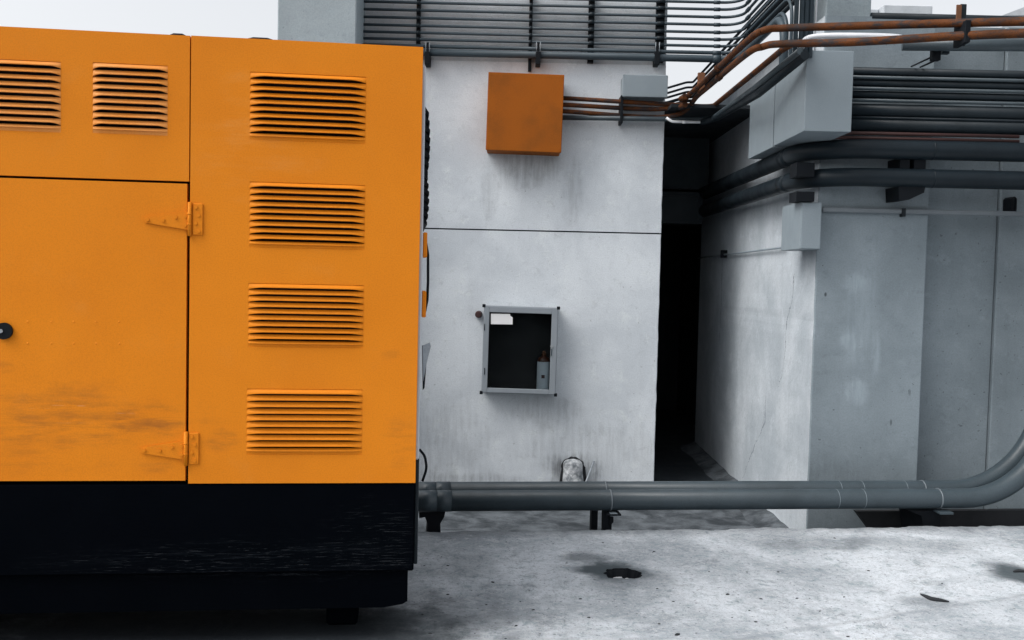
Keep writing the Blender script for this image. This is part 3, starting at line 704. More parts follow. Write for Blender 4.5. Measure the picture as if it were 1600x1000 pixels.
# ------------------------------------------------------------------ rusty box, grey box, rusty pipes
def lid_box(name, x0, x1, z0, z1, yf, yb, mat, label, cat, rot=0.0, lid=True, group=None):
    c = Vector(((x0+x1)/2, (yf+yb)/2, (z0+z1)/2))
    M = Matrix.Translation(c) @ Matrix.Rotation(rot, 4, 'Y') @ Matrix.Translation(-c)
    b = thing(name, (c.x, yb, z0), label, cat, group)
    if lid:
        MB().box((x0+0.006, yf+0.012, z0+0.006), (x1-0.006, yb, z1-0.006), 0.004, M).build('box_body', mat, b)
        m = MB(); m.box((x0, yf, z0), (x1, yf+0.011, z1), 0.005, M, 2); m.build('lid', mat, b)
        for (sx, sz) in ((0.03, 0.03), (0.97, 0.03), (0.03, 0.97), (0.97, 0.97)):
            p = Vector((x0+(x1-x0)*sx, yf+0.001, z0+(z1-z0)*sz)); MB().disc(M @ p, (0, -1, 0), 0.006, 0.004, 8).build('screw', mat, b)
    else:
        MB().box((x0, yf, z0), (x1, yb, z1), 0.005, M, 2).build('box_body', mat, b)
    return b
YR = YW - 0.30
def rusty():
    x0, x1 = onY(761, 175, YR).x, onY(879.5, 175, YR).x; z0, z1 = onY(820, 236.5, YR).z, onY(820, 114.5, YR).z
    lid_box('junction_box', x0, x1, z0, z1, YR, YW, 'rust_box', 'square rust coloured steel junction box on the pale wall', 'junction box', 0.016)
    yg = YW-0.22
    lid_box('junction_box', onY(973, 134, yg).x, onY(1043.5, 134, yg).x, onY(1008, 151.5, yg).z, onY(1008, 117, yg).z, yg, YW, 'grey_steel',
            'small flat grey junction box at the upper right corner of the pale wall', 'junction box', 0.0)
    xs = x1 - 0.05
    ya = YW - 0.13
    ctl = {
      'upper rusty pipe rising diagonally and sweeping right in front of the roof post':
        [(885, 163.5, ya), (1040, 170, ya), (1080, 145, ya-0.45), (1161, 70, 6.25), (1192, 48, 6.0), (1224, 44, 5.95), (1300, 41.5, 5.7), (1500, 36, 5.3), (1640, 32.5, 5.0)],
      'second rusty pipe, curving right just below the upper rusty pipe':
        [(885, 173.5, ya), (1044, 182, ya), (1094, 146, ya-0.55), (1163, 87, 6.2), (1192, 73, 6.0), (1222, 68.5, 5.9), (1330, 66, 5.6), (1500, 56, 5.28), (1640, 50.5, 5.0)],
    }
    rr = 0.024
    for lab, pts in ctl.items():
        P = [onY(*p) for p in pts]; P[0].x = xs
        o = MB().tube(smooth(P), lambda s: 0.020 + 0.004*s, 14).build('rusty_pipe', 'rusty_pipe')
        tag(o, lab, 'pipe', 'rusty pipes from the rusty box')
        cs = [(1068, 154), (1128, 105)] if 'upper' in lab else [(1072, 161), (1150, 98)]
        for (cx, cy) in cs:
            best = min(range(len(P)-1), key=lambda i: 0 if pts[i][0] <= cx <= pts[i+1][0] else 1)
            f = (cx-pts[best][0])/(pts[best+1][0]-pts[best][0]); y_ = pts[best][2] + f*(pts[best+1][2]-pts[best][2])
            a = P[best].lerp(P[best+1], f); d = (P[best+1]-P[best]).normalized()
            MB().tube([a-d*0.04, a+d*0.04], 0.027, 12).build('coupling', 'rusty_pipe', o)
    # third runs under the grey box, crosses the alley and turns along the return wall
    P = [onY(885, 153, ya), onY(1040, 163, ya), onY(1117, 167, ya), onY(1165, 125, 7.0), onY(1222, 78, 6.2), onY(1236, 70, 6.05)]; P[0].x = xs
    P[2] = onY(1113, 167, ya)
    o = tag(MB().tube(P, 0.020, 14, 0.12).build('rusty_pipe', 'rusty_pipe'), 'rusty pipe passing under the small grey box and turning along the alley wall', 'pipe', 'rusty pipes from the rusty box')
    a, b = P[1].lerp(P[2], 0.35), P[1].lerp(P[2], 0.55); MB().tube([a, b], 0.0245, 12).build('coupling', 'rust_steel', o)
    P = [onY(885, 184, ya), onY(1040, 186, ya), onY(1112, 186, ya), onY(1180, 137, 6.9), onY(1250, 80, 6.1)]; P[0].x = xs
    o = tag(MB().tube(P, 0.022, 14, 0.10).build('grey_pipe', 'grey_pipe'), 'grey pipe, lowest one leaving the rusty box, turning along the alley wall', 'pipe')
    P = [onY(1096, 191, ya), onY(1120, 184, ya-0.1), onY(1185, 146, 6.9), onY(1258, 86, 6.1)]
    tag(MB().tube(P, 0.030, 14, 0.10).build('grey_pipe', 'black_pipe'), 'black pipe running along the top of the return wall beside the grey box', 'pipe')
    # white plastic pipes
    P = [onY(1041, 184, ya-0.04), onY(1050, 190, ya-0.04), onY(1094, 191, ya-0.04)]
    o = tag(MB().tube(P, 0.012, 10, 0.05).build('plastic_pipe', 'white_plastic'), 'short white plastic pipe hanging under the rusty pipes at the alley', 'pipe')
    a = onY(1066, 190.4, ya-0.04); MB().tube([a, a+Vector((0.035, 0, -0.001))], 0.0145, 10).build('coupling', 'white_plastic', o)
    P = [onY(1253, 74, 6.15), onY(1262, 60, 6.05), onY(1300, 55.5, 5.95), onY(1390, 57, 5.75), onY(1420, 62, 5.7)]
    tag(MB().tube(smooth(P), 0.017, 12).build('plastic_pipe', 'dull_white'), 'curved white plastic pipe lying between the two rusty pipes', 'pipe')
    P = [onY(1410, 70, 5.62), onY(1640, 71, 5.45)]
    tag(MB().tube(P, 0.034, 16).build('grey_pipe', 'grey_pipe'), 'thick grey pipe under the rusty pipes at the upper right', 'pipe')
    P = [onY(1361, 26.0, YP+0.02), onY(1800, 36.5, YP+0.02)]
    tag(MB().tube(P, 0.028, 14).build('grey_pipe', 'dark_pipe'), 'grey pipe along the roof edge behind the rusty pipes', 'pipe')
    # brackets
    b = thing('pipe_bracket', onY(1507, 70, 5.2), 'rusty upright angle bracket clamping the rusty pipes at the upper right', 'bracket')
    y5 = 5.24
    def bx(m, xa, ya_, xb, yb_, Y, d, bev=0.002):
        p, q = onY(xa, ya_, Y), onY(xb, yb_, Y); return m.box((p.x, Y, q.z), (q.x, Y+d, p.z), bev)
    bx(MB(), 1495, 7, 1500.5, 72, y5+0.12, 0.008).build('angle_bar', 'rust_steel', b)
    bx(MB(), 1501, 6, 1508, 72, y5+0.135, 0.006).build('angle_bar', 'black_pipe', b)
    m = MB(); bx(m, 1509, 31, 1516, 66, y5-0.005, 0.14); m.build('clamp', 'black_steel', b)
    b = thing('pipe_bracket', onY(1470, 96, 5.6), 'dark bracket with two diagonal rods under the rusty pipes', 'bracket')
    m = MB(); bx(m, 1458, 66, 1470, 94, 5.6, 0.04); m.build('block', 'black_steel', b)
    m = MB(); bx(m, 1474, 62, 1484, 84, 5.62, 0.03); m.build('block', 'black_pipe', b)
    for (xa, ya_, xb, yb_) in ((1458, 88, 1424, 104), (1460, 95, 1438, 105)):
        MB().tube([onY(xa, ya_, 5.6), onY(xb, yb_, YP-0.02)], 0.006, 6).build('rod', 'black_steel', b)
    P = onY(1096, 145, ya-0.55)
    m = MB(); bx(m, 1091, 113, 1101, 146, ya-0.62, 0.03, 0.003)
    tag(m.build('rusty_strut', 'rust_steel'), 'short rusty upright strut beside the diagonal rusty pipes', 'strut')
    c = onY(971, 170, ya); zt, zb = onY(971, 150, ya).z, onY(971, 193, ya).z
    m = MB().box((c.x-0.012, ya-0.035, zb), (c.x+0.012, YW, zt), 0.002)
    tag(m.build('pipe_clamp', 'black_steel'), 'dark clamp holding the rusty pipes below the small grey box', 'clamp')

def smooth(P, n=8):                                # Catmull-Rom through the control points
    out = []
    Q = [P[0] + (P[0]-P[1])] + P + [P[-1] + (P[-1]-P[-2])]
    for i in range(1, len(Q)-2):
        p0, p1, p2, p3 = Q[i-1:i+3]
        for k in range(n):
            s = k/n
            out.append(0.5*((2*p1) + (p2-p0)*s + (2*p0-5*p1+4*p2-p3)*s*s + (3*p1-p0-3*p2+p3)*s**3))
    out.append(P[-1]); return out
rusty()

# ------------------------------------------------------------------ wiring duct at the corner, vertical conduits, pipe bundle
def corner():
    yf = YP - 0.55; x0 = onY(1258.5, 140, yf).x; x1 = onY(1332.5, 140, yf).x; z0, z1 = onY(1295, 205.5, yf).z, onY(1295, 79, yf).z
    yb = onX(1170.5, 185, x0).y; ym = onX(1209, 170, x0).y
    d = thing('duct_box', ((x0+x1)/2, yf, z0), 'large grey steel duct box of two sections wrapped round the building corner', 'duct box')
    MB().box((x0, yf, z0), (x1, ym-0.028, z1), 0.004, seg=2).build('front_section', 'grey_steel', d)
    MB().box((x0+0.004, ym+0.020, z0-0.002), (XR-0.001, yb, z1), 0.004, seg=2).build('rear_section', 'grey_steel', d)
    MB().box((x0+0.02, ym-0.02, z0+0.01), (x1-0.02, ym+0.02, z1-0.01)).build('inner_sleeve', 'black_steel', d)
    lab = ('left', 'second from the left', 'second from the right', 'right')
    for k, px in enumerate((1243, 1251.5, 1259, 1266.5)):
        p = onY(px, 60, 6.2)
        o = MB().tube([(p.x, 6.2, z1-0.05), (p.x, 6.2, 5.4)], 0.0155, 12).build('upright_conduit', 'conduit_grey')
        tag(o, f'upright grey conduit beside the roof post, {lab[k]} of four', 'conduit', 'upright conduits on the duct box')
    p = onY(1274.5, 40, 6.25)
    tag(MB().tube([(p.x, 6.25, z1-0.05), (p.x, 6.25, 5.4)], 0.006, 8).build('thin_pipe', 'white_plastic'), 'thin white upright pipe against the roof post', 'pipe')
    # pipe bundle leaving the duct to the right
    big = ((115, 6.5, 'black_pipe'), (133, 6, 'black_pipe'), (151, 6, 'black_pipe'), (176, 10.5, 'black_pipe'), (198.5, 10.5, 'black_pipe'))
    names = ('highest', 'second', 'third', 'fourth, thick,', 'lowest, thick,')
    for k, (y, rp, mt) in enumerate(big):
        Y = YP - 0.16; p = onY(1500, y, Y)
        o = MB().tube([(x1-0.02, Y, p.z), (x1+4.2, Y, p.z)], rp/1500*Y, 16).build('pipe', mt)
        tag(o, f'black horizontal pipe leaving the duct box to the right, {names[k]} of five', 'pipe', 'black pipes from the duct box')
    for k, (y, rp, mt) in enumerate(((124, 2.8, 'grey_pipe'), (141.5, 2.8, 'grey_pipe'), (160, 2.8, 'grey_pipe'), (187, 2.2, 'dark_pipe'))):
        Y = YP - 0.19; p = onY(1500, y, Y)
        o = MB().tube([(x1-0.02, Y, p.z), (x1+4.2, Y, p.z)], rp/1500*Y, 10).build('conduit', mt)
        tag(o, 'slim grey conduit between the black pipes at the duct box, ' + ('highest', 'second', 'third', 'lowest')[k] + ' of four', 'conduit', 'slim conduits from the duct box')
    for k, y in enumerate((211.5, 219)):
        Y = YP - 0.2; p = onY(1500, y, Y); e = onY(1592, y, Y)
        o = MB().tube([(x1-0.2, Y, p.z), (e.x, Y, p.z)], 0.012, 10).build('conduit', 'brown_stub')
        tag(o, ('upper', 'lower')[k] + ' of the two thin brown conduits above the big dark pipes', 'conduit', 'thin brown conduits')
    # two big pipes coming out of the alley and round the corner
    for k, (ya, yc, rp) in enumerate(((316, 236, 15), (341, 280, 14.5))):
        Y = YP - 0.22; X = XR - 0.14; r = rp/1500*Y
        z = onY(1500, yc, Y).z; Ys = onX(1099, 340, XR-0.14).y
        zs = onX(1099, ya, X).z
        o = MB().tube([(X, Ys, z), (X, Y, z), (X+4.5, Y, z)], r, 20, 0.42, fseg=12).build('big_pipe', 'dark_pipe')
        tag(o, ('upper', 'lower')[k] + ' of the two big dark pipes coming out of the alley round the corner', 'pipe', 'big dark pipes round the corner')
        for dy in (0.44, 0.60): MB().tube([(X, Y+dy, z), (X, Y+dy+0.012, z)], r*1.035, 20).build('coupling', 'dark_pipe', o)
        MB().tube([(X, Y+0.455, z), (X, Y+0.60, z)], r*1.02, 20).build('sleeve', 'dark_pipe', o)
        xx = onY(1455, yc, Y).x; MB().tube([(xx, Y, z), (xx+0.01, Y, z)], r*1.03, 20).build('coupling', 'dark_pipe', o)
    Y = YP - 0.22
    def blk(xa, ya_, xb, yb_, y0=Y-0.03, y1=YP+0.001):
        p, q = onY(xa, ya_, Y), onY(xb, yb_, Y); return (p.x, y0, q.z), (q.x, y1, p.z)
    b = thing('pipe_support', onY(1262, 320, Y), 'dark steel support of the big pipes at the building corner', 'bracket')
    MB().box(*blk(1249, 252, 1276, 275, Y+0.05)).build('block', 'black_steel', b); MB().box(*blk(1248, 298, 1276, 314, Y+0.05)).build('block', 'black_steel', b)
    b = thing('pipe_support', onY(1425, 315, Y), 'dark tapered steel support of the big pipes on the pilaster', 'bracket')
    for (xa, xb) in ((1407, 1421), (1429, 1446)): MB().box(*blk(xa, 246, xb, 268, Y)).build('post', 'black_steel', b)
    pts = [onY(x, y, Y-0.02) for x, y in ((1404, 291), (1446, 291), (1444, 301), (1420, 312), (1405, 313))]
    MB().prism(pts, (0, 0.23, 0)).build('bracket_arm', 'black_steel', b)
    # small grey box on the corner, with its thin conduits
    yf = YP - 0.14; x0 = onY(1251, 355, yf).x; x1 = onY(1283, 355, yf).x; z0, z1 = onY(1267, 389.5, yf).z, onY(1267, 316, yf).z; yb = onX(1221.5, 355, x0).y
    s = thing('junction_box', (x0, yf, z0), 'small tall grey junction box on the building corner under the big pipes', 'junction box')
    MB().box((x0, yf, z0), (x1, YP+0.001, z1), 0.004, seg=2).box((x0, YP-0.006, z0), (XR+0.001, yb, z1), 0.003).build('box_body', 'grey_steel', s)
    MB().box((x0+0.004, yf-0.006, z0+0.004), (x1-0.004, yf, z1-0.004), 0.002).build('lid', 'grey_steel', s)
    X = XR-0.03
    a = onX(1224, 386.5, X); e = onX(1131, 398, X); f = Vector((X, YE, e.z-0.01))
    o = tag(MB().tube([a, e, f], 0.0085, 8).build('conduit', 'grey_steel'), 'thin grey conduit from the small corner box back into the alley', 'conduit')
    MB().box((X-0.03, e.y-0.02, e.z-0.03), (XR, e.y+0.02, e.z+0.045), 0.003).build('clamp', 'black_steel', o)
    Y2 = YP - 0.018; p = onY(1284, 327, Y2); q = onY(1578, 338, Y2)
    o = MB().box((p.x, Y2-0.02, q.z+0.0), (onY(1447, 330, Y2).x+0.75, YP-0.001 , q.z+0.034), 0.006).build('flat_conduit', 'dark_pipe')
    o.data.materials.clear(); o.data.materials.append(MATS['conduit_flat'])
    tag(o, 'flat grey conduit running right from the small corner box across the pilaster', 'conduit')
    pc = onY(1410, 337, Y2); MB().box((pc.x-0.014, Y2-0.026, q.z-0.02), (pc.x+0.014, YP, q.z+0.038), 0.003).build('saddle', 'black_pipe', o)
    c = onY(1581, 321, YP+0.1)
    tag(MB().box((c.x-0.018, YP+0.06, c.z-0.06), (c.x+0.022, YP+0.22, c.z+0.06), 0.014).build('cable_gland', 'rubber'), 'black fitting on the wall at the right end of the flat conduit', 'fitting')
    # dark box deep in the alley where the two big pipes end
    yq = onX(1099, 340, XR-0.14).y - 0.06; A, B = onY(1030, 299, yq), onY(1097, 350, yq)
    d = thing('junction_box', (A.x, yq, B.z), 'dark framed box deep in the alley where the two big pipes end', 'junction box')
    MB().box((A.x, yq+0.02, B.z), (B.x, yq+0.34, A.z)).build('box_body', 'black_pipe', d)
    m = MB(); w = 0.04
    m.box((B.x-w, yq, B.z), (B.x, yq+0.019, A.z)); m.box((A.x, yq, B.z), (B.x-w, yq+0.019, B.z+w)); m.box((A.x, yq, A.z-w), (B.x-w, yq+0.019, A.z)); m.build('frame', 'dark_pipe', d)
corner()

# ------------------------------------------------------------------ floor pipes
def floor_pipes():
    vf = VE + 0.10; vr = VE + 0.30
    for k, (v, yc, rp, lab, xe) in enumerate(((vf, 781, 16, 'front of the two long grey pipes lying just above the floor', 1640), (vr, 766.5, 14.5, 'rear of the two long grey pipes lying just above the floor', 1624))):
        c = onG(1000, yc, v); D = (GM @ c).y; r = rp/1500*D
        ue = onG(xe, 700, v).x
        pts = [G(-0.5, v, c.z), G(ue, v, c.z), G(ue, v, 4.6)]
        o = MB().tube(pts, r, 28, 0.60 if k == 0 else 0.66, fseg=16).build('floor_pipe', 'grey_pipe')
        tag(o, lab, 'pipe', 'long grey floor pipes')
        for (xa, xb) in (((658, 683), (683, 705)) if k == 0 else ((658, 681), (681, 703))):
            a, b = onG(xa, yc, v).x, onG(xb, yc, v).x
            MB().tube([G(a, v, c.z), G(b, v, c.z)], r*(1.01 if xa < 670 else 1.03), 28).build('sleeve', 'grey_pipe', o)
        for xa in ((953, 1465) if k == 0 else (945, 1440)):
            a = onG(xa, yc, v).x
            MB().tube([G(a-0.004, v, c.z), G(a+0.004, v, c.z)], r*1.05, 28).build('strap', 'conduit_flat', o)
        for xa in ((1306, 1347) if k == 0 else (1310, 1345, 1412)):
            a = onG(xa, yc, v).x
            MB().tube([G(a-0.0015, v, c.z), G(a+0.0015, v, c.z)], r*1.006, 28).build('paint_mark', 'grey_steel', o)
    zb = onG(1000, 797.5, vf).z
    s = thing('pipe_stand', G(onG(940, 810, vf).x, vf, LOW), 'dark two legged steel stand under the floor pipes in the middle', 'stand')
    for (xa, xb, v) in ((923, 933, vf+0.14), (941.5, 955, vf+0.0)):
        a, b = onG(xa, 810, v).x, onG(xb, 810, v).x
        m = MB(); m.box((a, v-0.02, LOW), (b, v-0.013, zb+0.03), 0.0, GM); m.box((a, v-0.013, LOW), (a+0.007, v+0.03, zb+0.03), 0.0, GM)
        m.build('leg', 'black_steel', s)
    a, b = onG(944, 800, vf).x, onG(966, 800, vf).x
    MB().box((a, vf-0.09, zb-0.012), (b, vf+0.35, zb-0.001), 0.002, GM).build('cross_bar', 'black_steel', s)
    zz = onG(960, 803, vf-0.07)
    MB().box((zz.x-0.03, vf-0.085, zz.z-0.012), (zz.x+0.02, vf-0.03, zz.z+0.004), 0.002, GM).build('bracket_tab', 'grey_steel', s)
    p = [onG(x, y, vf) for x, y in ((951, 803), (957, 806), (957, 814), (951, 820))]
    MB().prism([G(q.x, vf-0.03, q.z) for q in p], GM.to_3x3() @ Vector((0, 0.01, 0))).build('gusset', 'black_steel', s)
    s = thing('pipe_stand', G(onG(675, 810, vf).x, vf, LOW), 'dark flared steel stand under the pipes beside the generator skid', 'stand')
    p = [onG(x, y, vf+0.05) for x, y in ((655, 801), (696, 799), (694, 808), (688, 818), (693, 830), (662, 830), (668, 818), (664, 808), (655, 810))]
    MB().prism([G(q.x, vf+0.05, q.z if i not in (4, 5) else LOW) for i, q in enumerate(p)], GM.to_3x3() @ Vector((0, 0.14, 0))).build('leg', 'black_steel', s)
    vt = vr + 0.11; q = [onG(x, y, vt) for x, y in ((1338, 799), (1640, 797), (1640, 850), (1392, 850))]
    tag(MB().prism([G(p.x, vt, p.z if i < 2 else LOW) for i, p in enumerate(q)], GM.to_3x3() @ Vector((0, 0.05, 0))).build('kerb_plate', 'dark_debris'), 'low dark plate standing behind the floor pipes at the lower right', 'plate')
    s = thing('pipe_stand', G(onG(1462, 810, vf).x, vf, LOW), 'low dark bracket stand under the floor pipes at the right', 'stand')
    p = [onG(x, y, vf) for x, y in ((1420, 798), (1478, 798), (1478, 803), (1470, 806), (1466, 830), (1456, 830), (1440, 806))]
    MB().prism([G(q.x, vf, q.z if i not in (4, 5) else LOW) for i, q in enumerate(p)], GM.to_3x3() @ Vector((0, 0.3, 0))).build('leg', 'black_steel', s)
    a, b = onG(1458, 800, vf).x, onG(1478, 800, vf).x
    MB().box((a, vf-0.09, zb-0.02), (b, vf-0.002, zb-0.004), 0.002, GM).build('bracket_tab', 'grey_pipe', s)
floor_pipes()

# ------------------------------------------------------------------ extinguisher cabinet
def cabinet():
    d = 0.16; yf = YW - d
    x0, x1 = onY(754, 547, yf).x, onY(870.5, 547, yf).x; z0, z1 = onY(811, 615.5, yf).z, onY(811, 479.5, yf).z
    c = Vector(((x0+x1)/2, yf, (z0+z1)/2)); M = Matrix.Translation(c) @ Matrix.Rotation(0.010, 4, 'Y') @ Matrix.Translation(-c)
    r = thing('extinguisher_cabinet', (c.x, YW, z0), 'aluminium framed glass cabinet with a fire extinguisher, mounted on the pale wall', 'cabinet')
    t = 0.012; yd = yf + 0.028
    m = MB()
    m.box((x0, yd, z0), (x0+t, YW, z1), 0.001, M); m.box((x1-t, yd, z0), (x1, YW, z1), 0.001, M)
    m.box((x0+t, yd, z0), (x1-t, YW, z0+t), 0.0, M); m.box((x0+t, yd, z1-t), (x1-t, YW, z1), 0.0, M)
    body = m.build('cabinet_body', 'aluminium', r)
    m = MB()
    m.box((x0+t+0.001, YW-0.012, z0+t), (x1-t-0.001, YW-0.004, z1-t), 0, M)
    m.box((x0+t+0.001, yd+0.01, z0+t+0.001), (x0+t+0.003, YW-0.012, z1-t-0.001), 0, M); m.box((x1-t-0.003, yd+0.01, z0+t+0.001), (x1-t-0.001, YW-0.012, z1-t-0.001), 0, M)
    m.box((x0+t+0.004, yd+0.01, z0+t+0.001), (x1-t-0.004, YW-0.013, z0+t+0.003), 0, M); m.box((x0+t+0.004, yd+0.01, z1-t-0.003), (x1-t-0.004, YW-0.013, z1-t-0.001), 0, M)
    m.build('lining', 'cabinet_dark', r)
    door = thing_part = MB()
    w = 0.052; m = door
    m.box((x0+0.004, yf, z0+0.004), (x0+w, yd-0.003, z1-0.004), 0.004, M, 2); m.box((x1-w-0.006, yf, z0+0.004), (x1-0.004, yd-0.003, z1-0.004), 0.004, M, 2)
    m.box((x0+w+0.0005, yf+0.0005, z0+0.004), (x1-w-0.0065, yd-0.003, z0+w-0.006), 0.004, M, 2); m.box((x0+w+0.0005, yf+0.0005, z1-w-0.004), (x1-w-0.0065, yd-0.003, z1-0.004), 0.004, M, 2)
    dr = m.build('door', 'aluminium', r)
    MB().box((x0+w-0.004, yf+0.012, z0+w-0.01), (x1-w-0.002, yf+0.016, z1-w), 0, M).build('pane', 'clear_glass', dr)
    p = onY(862, 541, yf); MB().disc(p, (0, -1, 0), 0.013, 0.010, 14).build('lock', 'steel_bolt', dr)
    MB().box((p.x-0.005, yf-0.006, p.z-0.085), (p.x+0.004, yf-0.0005, p.z-0.02), 0.002, M).build('handle', 'grey_pipe', dr)
    for (xx, zz) in ((x0, z0), (x1, z0), (x0, z1), (x1, z1)):
        MB().box((xx-0.014, yf-0.003, zz-0.014), (xx+0.014, yd+0.012, zz+0.014), 0.003, M).build('corner_cap', 'rubber', r)
    for y in (511, 580):
        q = onY(757, y, yf); MB().tube([(q.x, yf-0.002, q.z-0.03), (q.x, yf-0.002, q.z+0.03)], 0.004, 8).build('hinge', 'black_pipe', dr)
    # extinguisher standing inside
    yc = yf + 0.088; e0 = onY(849, 601, yc); R = 0.062
    ex = thing('fire_extinguisher', (e0.x, yc, z0+t+0.003), 'small dark red fire extinguisher with a silver label inside the glass cabinet', 'extinguisher')
    zb = z0+t+0.004; zt = onY(849, 557, yc).z
    m = MB(); prof = [(0.0, R*0.9), (0.012, R), (zt-zb-0.04, R), (zt-zb-0.012, R*0.80), (zt-zb, R*0.42), (zt-zb+0.012, 0.02)]
    pts = [Vector((e0.x, yc, zb+h)) for h, _ in prof]; rad = [q for _, q in prof]
    m.tube(pts, lambda s: rad[round(s*5)], 24); m.build('cylinder', 'red_paint', ex)
    lb = MB().tube([(e0.x, yc, zb+0.02), (e0.x, yc, zt-0.045)], R*1.012, 24, cap=False).build('label', 'label_white', ex)
    q = onY(849, 588, yc-R); MB().box((q.x-0.018, yc-R*1.03, q.z-0.018), (q.x+0.012, yc-R*0.97, q.z+0.012)).build('label_mark', 'brown_stub', ex)
    m = MB().tube([(e0.x, yc, zt+0.0), (e0.x, yc, zt+0.035)], 0.018, 12).box((e0.x-0.012, yc-0.05, zt+0.035), (e0.x+0.012, yc+0.03, zt+0.05), 0.003)
    m.build('valve', 'rust_steel', ex)
    MB().tube([(e0.x-0.015, yc, zt+0.02), (e0.x-0.05, yc, zt+0.01), (e0.x-0.07, yc, zt-0.06), (e0.x-0.068, yc, zb+0.1)], 0.007, 8, 0.03).build('hose', 'rubber', ex)
    # paper note on the inside of the pane
    yn = yf + 0.0105
    pp = [onY(x, y, yn) for x, y in ((767, 490), (797, 490.5), (797.5, 493.5), (801, 496), (801, 507), (767, 506.5))]
    tag(MB().prism(pp, (0, 0.0008, 0)).build('paper_note', 'paper'), 'white paper note with a torn corner on the cabinet glass', 'note')
    q = onY(747, 491.5, YW-0.06)
    o = MB().tube([(q.x+0.005, YW, q.z), (q.x, YW-0.05, q.z), (q.x+0.0, YW-0.065, q.z)], lambda s: 0.034 - 0.010*s, 14).build('pipe_stub', 'brown_stub')
    tag(o, 'short dark red pipe stub sticking out of the wall left of the cabinet', 'pipe stub')
cabinet()

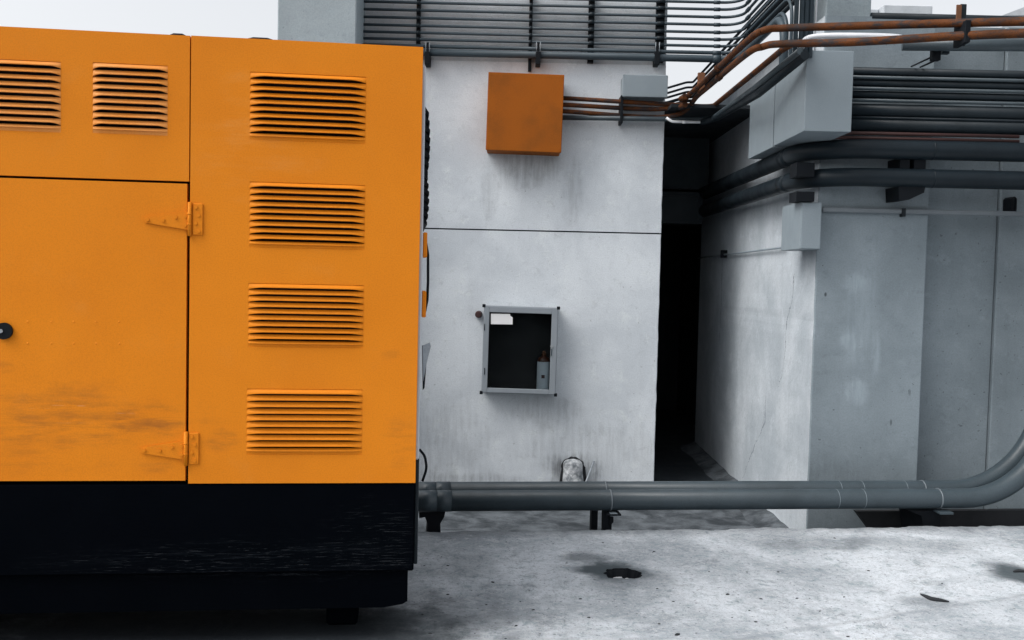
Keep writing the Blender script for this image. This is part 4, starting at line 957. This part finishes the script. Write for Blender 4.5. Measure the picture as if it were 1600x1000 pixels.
# ------------------------------------------------------------------ small things at the foot of the wall and on the floor
def bits():
    c = onY(896, 757, YW-0.12); tp = onY(896, 717, YW-0.05)
    m = MB(); bm = m.bm; N = 22; K = 16; rows = []
    zb = LOW; zt = tp.z
    for k in range(K+1):
        s = k/K; z = zb + (zt-zb)*s; w = 0.100*(1 - 0.14*s) * math.sqrt(max(0.0, 1 - max(0, (s-0.80)/0.20)**2.4)); cy = YW-0.10 + 0.06*s
        row = []
        for q in range(N):
            a = 2*math.pi*q/N; j = 1 + 0.13*mnoise.noise(Vector((math.cos(a)*1.6, math.sin(a)*1.6, z*7)))
            row.append(bm.verts.new((c.x + math.cos(a)*w*j, cy + math.sin(a)*w*0.9*j, z)))
        rows.append(row)
    for k in range(K):
        for q in range(N):
            f = bm.faces.new((rows[k][q], rows[k][(q+1) % N], rows[k+1][(q+1) % N], rows[k+1][q])); f.smooth = True
    bm.faces.new(rows[-1])
    o_lump = tag(m.build('concrete_lump', 'rough_mortar'), 'rough pale rounded concrete lump ringed by added shade at the foot of the wall', 'lump')
    lump = o_lump
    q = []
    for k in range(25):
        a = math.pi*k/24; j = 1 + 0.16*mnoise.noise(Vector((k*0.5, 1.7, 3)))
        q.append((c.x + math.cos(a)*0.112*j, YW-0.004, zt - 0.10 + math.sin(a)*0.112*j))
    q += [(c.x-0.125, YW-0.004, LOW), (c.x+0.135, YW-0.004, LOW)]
    MB().prism(q, (0, 0.002, 0)).build('gap_shade_disc', 'dark_debris', lump)  # flat dark disc stands in for the shade in the gap round the lump
    a, b = onY(919, 752, YW-0.16), onY(928, 721, YW-0.012); a = a + (a-b)*0.9; a.z = LOW; a.y = YW-0.24
    tag(MB().tube([a, b], 0.0095, 8).build('stick', 'aluminium'), 'thin grey stick leaning on the wall beside the concrete lump', 'stick')
    # far roofs beyond the right building
    def far(xa, ya, xb, yb, Y, lab, roof=None):
        p, q = onY(xa, ya, Y), onY(xb, yb, Y)
        r = thing('far_building', (p.x, Y, LOW), lab, 'building')
        m = MB().box((p.x, Y, LOW), (q.x, Y+8, p.z), 0.02).build('wall', 'far_concrete', r)
        return r, p, q
    r, p, q = far(1381, 7, 1457, 20, 26, 'pale flat roofed block showing above the roof edge pipe')
    z2 = onY(1372, 9, 26).z; MB().box((onY(1300, 9, 26).x, 26.3, LOW), (p.x-0.01, 33, z2), 0.02).build('lower_wing', 'far_concrete', r)
    Y = 60; a, b, c = onY(1566, 24, Y), onY(1640, -4, Y), onY(1720, 24, Y)
    r = thing('far_building', (a.x, Y, LOW), 'distant pale gable roof at the upper right edge', 'building')
    MB().box((a.x, Y, LOW), (c.x, Y+12, a.z)).build('wall', 'far_concrete', r)
    MB().prism([a, b, c], (0, 12, 0)).build('roof', 'far_concrete', r)
    # grit and leaves
    spots = [(700,884,1.3),(791,847,1),(641,869,1),(770,910,1.3),(796,860,.6),(802,857,.5),(700,929,.9),(813,940,.9),(833,953,.8),(907,936,1.2),(925,922,.8),(806,978,1.2),(827,923,.7),
             (790,998,.7),(920,965,1),(1027,920,1),(1027,930,.8),(1052,940,1.1),(1030,975,1),(1022,862,1),(942,848,.9),(1137,929,1.3),(1052,940,.7),(1189,936,1),(1216,894,.9),(1171,954,1),
             (1281,955,1),(1181,972,1),(1304,841,1.2),(1357,892,1),(1319,933,.9),(1472,912,1),(1245,935,1),(1144,965,.7),(1030,975,.7),(1058,992,1.4),(1325,995,1),(690,870,.6),(663,884,.6),(1020,863,.8),
             (1108,893,.7),(1167,894,.8),(1215,905,.6),(1265,935,.6),(1392,950,.5),(1515,903,.5),(1345,960,.6),(885,880,.7),(760,945,.7),(660,960,.9),(672,990,.9),(742,990,.7),(1000,900,.5)]
    seen = set()
    proto = [tag(MB().lump((0, 0, 0.003), 0.0125, 0.008, 0.006, 0.4, 1, k*3.1).build('pebble', 'dark_debris', origin=(0, 0, 0)), 'small dark speck of grit lying loose on the pale concrete floor', 'grit', 'grit scattered on the floor') for k in range(3)]
    for i, (px, py, s) in enumerate(spots):
        if (px, py) in seen: continue
        seen.add((px, py))
        o = proto[i] if i < 3 else proto[i % 3].copy()
        if i >= 3: COL.objects.link(o)
        p = onZ(px, py, 0); o.location = (p.x, p.y, -0.001); o.rotation_euler = (0, 0, random.uniform(-0.7, 0.7)); k = s*random.uniform(0.5, 0.9); o.scale = (k, k, k*0.8)
    def leaf(pts, w, name, lab, cat):
        P = [onZ(x, y, 0.006) for x, y in pts]
        o = MB().tube(smooth(P, 4), lambda s: w*(0.35 + math.sin(math.pi*min(1, max(0, s)))), 8).build(name, 'dark_debris'); return tag(o, lab, cat)
    leaf([(1438, 928), (1447, 932), (1456, 936), (1470, 938), (1483, 940)], 0.009, 'dry_leaf', 'curled dark dry leaf on the floor at the lower right', 'leaf')
    leaf([(1583, 893), (1592, 892), (1606, 893)], 0.008, 'twig', 'dark twig on the stained floor at the right edge', 'twig')
bits()
